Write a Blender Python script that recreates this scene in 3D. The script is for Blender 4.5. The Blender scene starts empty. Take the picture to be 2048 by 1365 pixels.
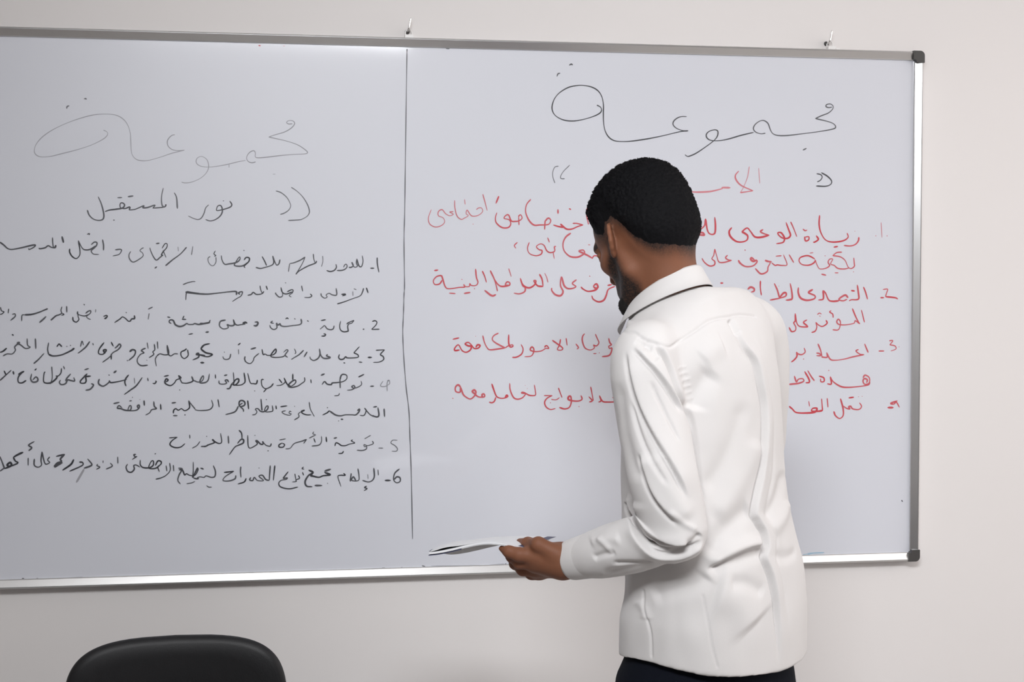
import bpy, bmesh, math, random
import numpy as np
from mathutils import Vector, Matrix
random.seed(4); rng = np.random.default_rng(4)
S = bpy.context.scene
COL = S.collection
A = np.array

# ------------------------------------------------------------------ camera, world, light, exposure
CAM = (0.164447, 0.035486, 0.000132, -0.329692, -3.357520, 1.566640)            # yaw, pitch (down), roll, position
yaw, pitch, roll = CAM[:3]
f = Vector((math.sin(yaw)*math.cos(pitch), math.cos(yaw)*math.cos(pitch), -math.sin(pitch)))
r = Vector((math.cos(yaw), -math.sin(yaw), 0)); u = r.cross(f)
r2 = r*math.cos(roll) + u*math.sin(roll); u2 = -r*math.sin(roll) + u*math.cos(roll)
cam = bpy.data.cameras.new('camera'); cam_o = bpy.data.objects.new('camera', cam); COL.objects.link(cam_o)
cam.sensor_width = 36; cam.lens = 36*3000/2048; cam.clip_start = .05
mw = Matrix((r2, u2, -f)).transposed().to_4x4(); mw.translation = Vector(CAM[3:]); cam_o.matrix_world = mw
S.camera = cam_o
S.view_settings.view_transform = 'Standard'; S.view_settings.look = 'None'
S.view_settings.gamma = 1; S.view_settings.use_curve_mapping = False
S.view_settings.exposure = 0.0
w = bpy.data.worlds.new('world'); S.world = w; w.use_nodes = True
w.node_tree.nodes['Background'].inputs[0].default_value = (.9, .95, 1, 1)
w.node_tree.nodes['Background'].inputs[1].default_value = .05

def area(name, loc, aim, sx, sy, power, col):
    l = bpy.data.lights.new(name, 'AREA'); l.shape = 'RECTANGLE'; l.size = sx; l.size_y = sy
    l.energy = power; l.color = col
    o = bpy.data.objects.new(name, l); COL.objects.link(o); o.location = loc
    o.rotation_euler = (Vector(aim)-Vector(loc)).to_track_quat('-Z', 'Y').to_euler()
    return o
area('unseen_overhead_light', (-.22, -3.0, 2.93), (.60, 0, 1.0), 1.2, .7, 31, (.985, 1, 1.02)).data.spread = math.radians(92)  # unseen light, aim and spread shaped to brighten the centre and fade leftwards
area('unseen_overhead_light', (-1.2, -3.2, 2.95), (-1.2, -3.2, 0), 1.2, .6, 3, (1, .985, .97))  # weak light added overhead to lift the left side
area('unseen_overhead_light', (2.0, -2.3, 2.95), (1.9, -1.6, 0), 1.2, .6, 13, (1, .955, .94))  # light added overhead to brighten the right wall and right of the shirt
area('window_daylight', (3.5, -1.3, 1.9), (0, -1.3, 1.7), 1.6, 1.6, 32, (1, .945, .93))
area('window_daylight', (3.5, -3.2, 1.8), (0, -3.2, 1.6), 1.8, 1.6, 15, (1, .955, .935))

# ------------------------------------------------------------------ helpers
def mat(name, base, rough=.6, bump=0, bscale=200, var=0, vscale=6, coat=0, coat_rough=.1, metal=0, sheen=0, spec=.5, sss=0, rough_coat=None):
    m = bpy.data.materials.new(name); m.use_nodes = True
    nt = m.node_tree; b = nt.nodes['Principled BSDF']
    b.inputs['Base Color'].default_value = (*base, 1); b.inputs['Roughness'].default_value = rough
    b.inputs['Metallic'].default_value = metal; b.inputs['Specular IOR Level'].default_value = spec
    b.inputs['Coat Weight'].default_value = coat; b.inputs['Coat Roughness'].default_value = coat_rough
    b.inputs['Sheen Weight'].default_value = sheen
    if sss:
        b.inputs['Subsurface Weight'].default_value = sss
        b.inputs['Subsurface Radius'].default_value = (.012, .004, .002); b.inputs['Subsurface Scale'].default_value = .3
    tc = nt.nodes.new('ShaderNodeTexCoord')
    if var:
        n = nt.nodes.new('ShaderNodeTexNoise'); n.inputs['Scale'].default_value = vscale; n.inputs['Detail'].default_value = 4
        nt.links.new(tc.outputs['Object'], n.inputs['Vector'])
        mx = nt.nodes.new('ShaderNodeMix'); mx.data_type = 'RGBA'
        mx.inputs['A'].default_value = (*[c*(1-var) for c in base], 1); mx.inputs['B'].default_value = (*[min(1, c*(1+var)) for c in base], 1)
        nt.links.new(n.outputs['Fac'], mx.inputs['Factor']); nt.links.new(mx.outputs['Result'], b.inputs['Base Color'])
    if bump:
        n = nt.nodes.new('ShaderNodeTexNoise'); n.inputs['Scale'].default_value = bscale; n.inputs['Detail'].default_value = 3
        nt.links.new(tc.outputs['Object'], n.inputs['Vector'])
        bp = nt.nodes.new('ShaderNodeBump'); bp.inputs['Strength'].default_value = bump; bp.inputs['Distance'].default_value = .002
        nt.links.new(n.outputs['Fac'], bp.inputs['Height']); nt.links.new(bp.outputs['Normal'], b.inputs['Normal'])
    return m

def attr_mix(m, attr, col, noise=0, nscale=400):
    """mix the base colour towards col by a vertex attribute (stubble density)"""
    nt = m.node_tree; b = nt.nodes['Principled BSDF']
    src = b.inputs['Base Color'].links[0].from_socket if b.inputs['Base Color'].links else None
    a = nt.nodes.new('ShaderNodeAttribute'); a.attribute_name = attr
    mx = nt.nodes.new('ShaderNodeMix'); mx.data_type = 'RGBA'
    if src: nt.links.new(src, mx.inputs['A'])
    else: mx.inputs['A'].default_value = b.inputs['Base Color'].default_value
    mx.inputs['B'].default_value = (*col, 1)
    fac = a.outputs['Fac']
    if noise:
        tc = nt.nodes.new('ShaderNodeTexCoord'); n = nt.nodes.new('ShaderNodeTexNoise'); n.inputs['Scale'].default_value = nscale
        nt.links.new(tc.outputs['Object'], n.inputs['Vector'])
        ma = nt.nodes.new('ShaderNodeMath'); ma.operation = 'MULTIPLY_ADD'; ma.inputs[1].default_value = 2*noise; ma.inputs[2].default_value = 1-noise
        nt.links.new(n.outputs['Fac'], ma.inputs[0])
        mb = nt.nodes.new('ShaderNodeMath'); mb.operation = 'MULTIPLY'; mb.use_clamp = True
        nt.links.new(fac, mb.inputs[0]); nt.links.new(ma.outputs[0], mb.inputs[1]); fac = mb.outputs[0]
    nt.links.new(fac, mx.inputs['Factor']); nt.links.new(mx.outputs['Result'], b.inputs['Base Color'])

def mesh_obj(name, V, Fc, m, parent=None, smooth=True, loc=(0, 0, 0)):
    me = bpy.data.meshes.new(name)
    me.from_pydata([tuple(map(float, v)) for v in V], [], [tuple(map(int, q)) for q in Fc]); me.validate(); me.update()
    if smooth: me.polygons.foreach_set('use_smooth', [True]*len(me.polygons))
    if m: me.materials.append(m)
    o = bpy.data.objects.new(name, me); COL.objects.link(o); o.location = loc
    if parent: o.parent = parent
    return o
def bm_obj(name, bm, m, parent=None, smooth=False, bevel=0, segs=2):
    me = bpy.data.meshes.new(name)
    if bevel: bmesh.ops.bevel(bm, geom=[e for e in bm.edges if e.is_manifold and e.calc_face_angle(0) > .6], offset=bevel, segments=segs, profile=.5, affect='EDGES')
    bmesh.ops.recalc_face_normals(bm, faces=bm.faces[:])
    bm.to_mesh(me); bm.free()
    if smooth: me.polygons.foreach_set('use_smooth', [True]*len(me.polygons))
    me.materials.append(m)
    o = bpy.data.objects.new(name, me); COL.objects.link(o)
    if parent: o.parent = parent
    return o
def add_box(bm, lo, hi):
    vs = [bm.verts.new((x, y, z)) for x in (lo[0], hi[0]) for y in (lo[1], hi[1]) for z in (lo[2], hi[2])]
    for q in ((0, 1, 3, 2), (4, 6, 7, 5), (0, 4, 5, 1), (2, 3, 7, 6), (0, 2, 6, 4), (1, 5, 7, 3)): bm.faces.new([vs[i] for i in q])
def box_obj(name, lo, hi, m, parent=None, bevel=0):
    bm = bmesh.new(); add_box(bm, lo, hi); return bm_obj(name, bm, m, parent, bevel=bevel)
def empty(name, loc, rz=0):
    o = bpy.data.objects.new(name, None); COL.objects.link(o); o.location = loc; o.rotation_euler = (0, 0, rz); o.empty_display_size = .1
    return o
def tag(o, label=None, cat=None, group=None, kind=None):
    for k, v in (('label', label), ('category', cat), ('group', group), ('kind', kind)):
        if v: o[k] = v
    return o
def spline(P, n, closed=False):
    """Catmull-Rom through points (any dimension)"""
    P = np.asarray(P, float); k = len(P)
    if k == 2 and not closed: return P[0]+(P[1]-P[0])*np.linspace(0, 1, n)[:, None]
    if closed: Q = np.vstack([P[-1], P, P[0], P[1]]); seg = k
    else: Q = np.vstack([2*P[0]-P[1], P, 2*P[-1]-P[-2]]); seg = k-1
    t = np.linspace(0, seg, n, endpoint=not closed); i = np.minimum(t.astype(int), seg-1); a = (t-i)[:, None]
    p0, p1, p2, p3 = Q[i], Q[i+1], Q[i+2], Q[i+3]
    return .5*(2*p1+(p2-p0)*a+(2*p0-5*p1+4*p2-p3)*a**2+(3*p1-p0-3*p2+p3)*a**3)
def grid_faces(nr, nc, wrap=True, off=0):
    i, j = np.meshgrid(np.arange(nr-1), np.arange(nc if wrap else nc-1), indexing='ij'); j2 = (j+1) % nc
    return (np.stack([i*nc+j, i*nc+j2, (i+1)*nc+j2, (i+1)*nc+j], -1).reshape(-1, 4)+off).tolist()
def capped(rings):
    """closed tube from rings (nr, nc, 3)"""
    nr, nc, _ = rings.shape
    V = np.vstack([rings.reshape(-1, 3), rings[0].mean(0), rings[-1].mean(0)]); Fc = grid_faces(nr, nc)
    a, b = nr*nc, nr*nc+1
    Fc += [(a, (j+1) % nc, j) for j in range(nc)]+[(b, (nr-1)*nc+j, (nr-1)*nc+(j+1) % nc) for j in range(nc)]
    return V, Fc
def tube_rings(path, rad, nc=24, flat=None, up=(0, 0, 1)):
    """rings around a path; rad per path point (scalar or (a,b))"""
    path = np.asarray(path, float); T = np.gradient(path, axis=0); T /= np.linalg.norm(T, axis=1)[:, None]
    th = np.linspace(0, 2*np.pi, nc, endpoint=False); out = []
    upv = np.asarray(up, float)
    for p, t, q in zip(path, T, rad):
        a, b = q if np.ndim(q) else (q, q)
        s = np.cross(upv, t); s /= np.linalg.norm(s); n = np.cross(t, s)
        out.append(p+np.cos(th)[:, None]*a*s+np.sin(th)[:, None]*b*n)
    return np.array(out)
def tube(path, rad, nc=24, n=None, up=(0, 0, 1), round_ends=False):
    path = np.asarray(path, float); rad = np.asarray([(q, q) if np.ndim(q) == 0 else q for q in rad], float)
    if n: path, rad = spline(path, n), spline(rad, n)
    if round_ends:
        k = np.sin(np.linspace(0, np.pi/2, 6))[1:-1]; c = np.cos(np.linspace(0, np.pi/2, 6))[1:-1]
        t0 = path[0]-path[1]; t0 /= np.linalg.norm(t0); t1 = path[-1]-path[-2]; t1 /= np.linalg.norm(t1)
        path = np.vstack([[path[0]+t0*rad[0].mean()*a for a in k[::-1]], path, [path[-1]+t1*rad[-1].mean()*a for a in k]])
        rad = np.vstack([[rad[0]*a for a in c[::-1]], rad, [rad[-1]*a for a in c]])
    return capped(tube_rings(path, rad, nc, up=up))
def join(parts):
    V, Fc, o = [], [], 0
    for v, q in parts:
        V.append(np.asarray(v, float)); Fc += [tuple(i+o for i in c) for c in q]; o += len(v)
    return np.vstack(V), Fc
def remesh(V, Fc, voxel, smooth=3):
    """union of closed shells as one continuous surface"""
    o = mesh_obj('tmp', V, Fc, None)
    md = o.modifiers.new('r', 'REMESH'); md.mode = 'VOXEL'; md.voxel_size = voxel
    if smooth:
        sm = o.modifiers.new('s', 'SMOOTH'); sm.factor = .5; sm.iterations = smooth
    dg = bpy.context.evaluated_depsgraph_get(); dg.update()
    me = o.evaluated_get(dg).to_mesh()
    nv = np.empty(len(me.vertices)*3); me.vertices.foreach_get('co', nv); nv = nv.reshape(-1, 3)
    nf = [tuple(p.vertices) for p in me.polygons]
    o.evaluated_get(dg).to_mesh_clear()
    old = o.data; bpy.data.objects.remove(o); bpy.data.meshes.remove(old)
    return nv, nf
def normals(V, Fc):
    Q = np.array([q if len(q) == 4 else (*q, q[2]) for q in Fc]); d = np.cross(V[Q[:, 2]]-V[Q[:, 0]], V[Q[:, 3]]-V[Q[:, 1]])
    tri = Q[:, 2] == Q[:, 3]
    if tri.any(): d[tri] = np.cross(V[Q[tri, 1]]-V[Q[tri, 0]], V[Q[tri, 2]]-V[Q[tri, 0]])
    N = np.zeros_like(V)
    for k in range(4): np.add.at(N, Q[:, k], d)
    return N/np.maximum(np.linalg.norm(N, axis=1), 1e-12)[:, None]
def sstep(a, b, x):
    t = np.clip((x-a)/(b-a), 0, 1); return t*t*(3-2*t)

# signed distance modelling (numpy) + surface nets
class Field:
    def __init__(s, lo, hi, h):
        s.lo, s.h = np.asarray(lo, float), h; n = np.ceil((np.asarray(hi)-s.lo)/h).astype(int)+1; s.n = n
        s.d = np.full(n, 1e3, np.float32)
    def box(s, lo, hi):
        a = np.clip(((np.asarray(lo)-s.lo)/s.h).astype(int), 0, s.n-1); b = np.clip(((np.asarray(hi)-s.lo)/s.h).astype(int)+2, 1, s.n)
        sl = tuple(slice(i, j) for i, j in zip(a, b))
        ax = [s.lo[k]+s.h*np.arange(a[k], b[k]) for k in range(3)]
        return sl, np.stack(np.meshgrid(*ax, indexing='ij'), -1)
    def merge(s, sl, d, k, sub=False):
        o = s.d[sl]
        if sub:
            d = -d; hh = np.maximum(k-np.abs(o-d), 0)/k; s.d[sl] = np.maximum(o, d)+hh*hh*k/4
        else:
            hh = np.maximum(k-np.abs(o-d), 0)/k; s.d[sl] = np.minimum(o, d)-hh*hh*k/4
    def cone(s, a, b, ra, rb, k=.012, sub=False):
        a, b = np.asarray(a, float), np.asarray(b, float); m = max(ra, rb)+k+2*s.h
        sl, X = s.box(np.minimum(a, b)-m, np.maximum(a, b)+m); ab = b-a
        t = np.clip(((X-a)@ab)/max(ab@ab, 1e-9), 0, 1)
        s.merge(sl, np.linalg.norm(X-a-t[..., None]*ab, axis=-1)-(ra+(rb-ra)*t), k, sub)
    def ell(s, c, rad, k=.012, R=None, sub=False):
        c, rad = np.asarray(c, float), np.asarray(rad, float); m = rad.max()+k+2*s.h
        sl, X = s.box(c-m, c+m); q = X-c
        if R is not None: q = q@R
        k0 = np.linalg.norm(q/rad, axis=-1); k1 = np.maximum(np.linalg.norm(q/rad**2, axis=-1), 1e-6)
        s.merge(sl, k0*(k0-1)/k1, k, sub)
    def mesh(s):
        f = s.d; ins = f < 0
        c = np.zeros(tuple(s.n-1), np.int8)
        cor = [(i, j, k) for i in (0, 1) for j in (0, 1) for k in (0, 1)]
        g = lambda A, o: A[o[0]:A.shape[0]-1+o[0], o[1]:A.shape[1]-1+o[1], o[2]:A.shape[2]-1+o[2]]
        for o in cor: c += g(ins, o)
        act = (c > 0) & (c < 8); idx = np.full(act.shape, -1); I = np.argwhere(act); idx[act] = np.arange(len(I))
        acc = np.zeros((len(I), 3)); cnt = np.zeros(len(I))
        for a in cor:
            for ax in range(3):
                if a[ax]: continue
                b = list(a); b[ax] = 1
                fa = f[tuple((I+a).T)]; fb = f[tuple((I+b).T)]; cr = (fa < 0) != (fb < 0)
                t = np.where(cr, fa/np.where(cr, fa-fb, 1), 0)
                p = np.tile(np.array(a, float), (len(I), 1)); p[:, ax] = t
                acc[cr] += p[cr]; cnt[cr] += 1
        V = s.lo+s.h*(I+acc/cnt[:, None]); Fc = []
        for ax in range(3):
            o1, o2 = [(1, 2), (2, 0), (0, 1)][ax]
            sl0 = [slice(1, -1)]*3; sl0[ax] = slice(0, -1); sl1 = list(sl0); sl1[ax] = slice(1, None)
            A, B = ins[tuple(sl0)], ins[tuple(sl1)]; E = np.argwhere(A != B); 
            base = E.copy(); base[:, o1] += 1; base[:, o2] += 1
            def cell(d1, d2):
                q = base.copy(); q[:, o1] -= d1; q[:, o2] -= d2
                return idx[tuple(q.T)]
            Q = np.stack([cell(1, 1), cell(0, 1), cell(0, 0), cell(1, 0)], 1)
            fl = A[tuple(E.T)] ; Q[~fl] = Q[~fl][:, ::-1]
            Fc += Q.tolist()
        return V, [tuple(q) for q in Fc]

# ------------------------------------------------------------------ room
M_wall = mat('wall_paint', (.765, .738, .728), .75, bump=.05, bscale=90, var=.012, vscale=2)
M_room = mat('room_paint', (.80, .785, .775), .8, var=.01, vscale=2)
M_far = mat('far_wall_dimmed', (.16, .17, .20), .8, var=.02, vscale=2)  # colour darkened to stand for a dim room in the board's reflection
M_floor = mat('floor_tile', (.56, .545, .53), .35, var=.08, vscale=3)
X0, X1, Y1, ZC = -3.2, 3.6, -6.2, 3.0
def wall(name, lo, hi, m): return tag(box_obj(name, lo, hi, m), kind='structure')
wall('wall_front', (X0-.1, 0, 0), (X1+.1, .12, ZC), M_wall)
wall('wall_left', (X0-.1, Y1, 0), (X0, 0, ZC), M_room)
wall('wall_right', (X1, Y1, 0), (X1+.1, 0, ZC), M_room)
wall('wall_back', (X0-.1, Y1-.1, 0), (X1+.1, Y1, ZC), M_far)
wall('floor', (X0-.1, Y1-.1, -.1), (X1+.1, .12, 0), M_floor)
wall('ceiling', (X0-.1, Y1-.1, ZC), (X1+.1, .12, ZC+.1), M_room)
M_skirt = mat('skirting_paint', (.6, .58, .56), .5)
tag(box_obj('baseboard_front', (X0, -.014, 0), (X1, 0, .09), M_skirt, bevel=.003), kind='structure')

# ------------------------------------------------------------------ whiteboard
M_board = mat('board_enamel', (.690, .706, .765), .42, var=.012, vscale=1.5, coat=1, coat_rough=.06)
M_board.node_tree.nodes['Principled BSDF'].inputs['Coat IOR'].default_value = 1.65
M_alu = mat('anodised_aluminium', (.70, .695, .69), .30, bump=.02, bscale=300, metal=1)
M_cap = mat('grey_plastic', (.055, .052, .05), .45, bump=.04, bscale=250)
M_steel = mat('bright_steel', (.72, .71, .70), .22, metal=1)
M_white_plastic = mat('white_plastic', (.8, .79, .78), .4)
board = empty('whiteboard', (0, -.002, .92))
tag(board, 'large wall-mounted whiteboard with aluminium frame, dark corner caps and black and red Arabic handwriting', 'whiteboard')
BX, BH = 1.2, 1.2
def bpart(o): o.parent = board; return o
bpart(box_obj('board_panel', (-BX+.006, -.0145, .006), (BX-.006, 0, BH-.006), M_board))
def rail(a, b, n):
    """frame rail from a to b (x,z); n = inward direction; bevelled picture-frame profile"""
    a, b, n = Vector((a[0], 0, a[1])), Vector((b[0], 0, b[1])), Vector((n[0], 0, n[1]))
    prof = [(0, 0), (0, -.0245), (.0008, -.0266), (.0024, -.0278), (.0040, -.0276), (.0178, -.0200), (.0190, -.0190), (.0195, -.0175), (.0195, -.0145), (.0180, -.0145), (.0180, 0)]
    bm = bmesh.new(); rows = [[bm.verts.new(p+n*q[0]+Vector((0, q[1], 0))) for q in prof] for p in (a, b)]
    k = len(prof)
    for i in range(k): bm.faces.new([rows[0][i], rows[0][(i+1) % k], rows[1][(i+1) % k], rows[1][i]])
    bm.faces.new(rows[0]); bm.faces.new(rows[1][::-1])
    o = bm_obj('frame_rail', bm, M_alu, board, smooth=False); return o
c = .022
rail((-BX+c, BH), (BX-c, BH), (0, -1)); rail((-BX+c, 0), (BX-c, 0), (0, 1))
rail((BX, c), (BX, BH-c), (-1, 0)); rail((-BX, c), (-BX, BH-c), (1, 0))
def corner_cap(sx, sz):
    """L-shaped plastic corner with a rounded outer corner"""
    L, R, W = .0275, .011, .0205
    pts = [(0, L), (0, R)]
    pts += [(R-R*math.cos(t), R-R*math.sin(t)) for t in np.linspace(.2, math.pi/2-.2, 6)]
    pts += [(R, 0), (L, 0), (L, W-.001), (W+.002, W), (W, W+.002), (W-.001, L)]
    cx = BX*sx; cz = BH if sz > 0 else 0
    bm = bmesh.new()
    fr = [bm.verts.new((cx-sx*(p[0]-.0012), -.0305, cz-sz*(p[1]-.0012))) for p in pts]
    bk = [bm.verts.new((v.co.x, 0, v.co.z)) for v in fr]
    k = len(pts)
    bm.faces.new(fr); bm.faces.new(bk[::-1])
    for i in range(k): bm.faces.new([fr[i], bk[i], bk[(i+1) % k], fr[(i+1) % k]])
    bm_obj('corner_cap', bm, M_cap, board, bevel=.0014)
for sx in (-1, 1):
    for sz in (-1, 1): corner_cap(sx, sz)
# hanging brackets on the top rail, and the screw hooks in the wall above them
def bracket(x, dx):
    bm = bmesh.new()
    add_box(bm, (x-.009, -.021, BH-.0005), (x+.009, -.004, BH+.0075))
    V, Fc = tube([(x-.007, -.006, BH+.006), (x-.0065, -.006, BH+.016), (x, -.006, BH+.0225), (x+.0065, -.006, BH+.016), (x+.007, -.006, BH+.006)], [.0014]*5, 8, 20, up=(0, 1, 0))
    vs = [bm.verts.new(v) for v in V]; [bm.faces.new([vs[i] for i in q]) for q in Fc]
    if dx: add_box(bm, (x+.012, -.016, BH+.0005), (x+.021, -.010, BH+.0045))
    bm_obj('hanging_bracket', bm, M_white_plastic, board, bevel=.0008, segs=1)
def hook(x, label, group='screw hooks above the whiteboard'):
    z = .92+BH+.0165
    h = empty('wall_hook', (x-.003, 0, z)); tag(h, label, 'hook', group)
    V, Fc = tube([(0, .03, 0), (0, -.014, 0), (0, -.0205, .002), (.002, -.0225, .007), (.0055, -.0225, .026)], [.0019]*5, 10, 30, up=(1, 0, .2), round_ends=True)
    mesh_obj('shank', V, Fc, M_steel, h)
    V, Fc = tube([(0, .0, 0), (0, -.0022, 0)], [.0055, .0052], 20, up=(1, 0, 0)); mesh_obj('wall_plug', V, Fc, M_cap, h)
hook_x = [(-0.0061, -0.0200, 2.1312), (0.9739, -0.0200, 2.1307)]
for i, q in enumerate(hook_x): bracket(q[0]-(.001 if i == 0 else -.003), i == 1)
hook(hook_x[0][0], 'small steel screw hook above the middle of the whiteboard, over the dividing line')
hook(hook_x[1][0], 'small steel screw hook above the right end of the whiteboard near its corner')

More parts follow.
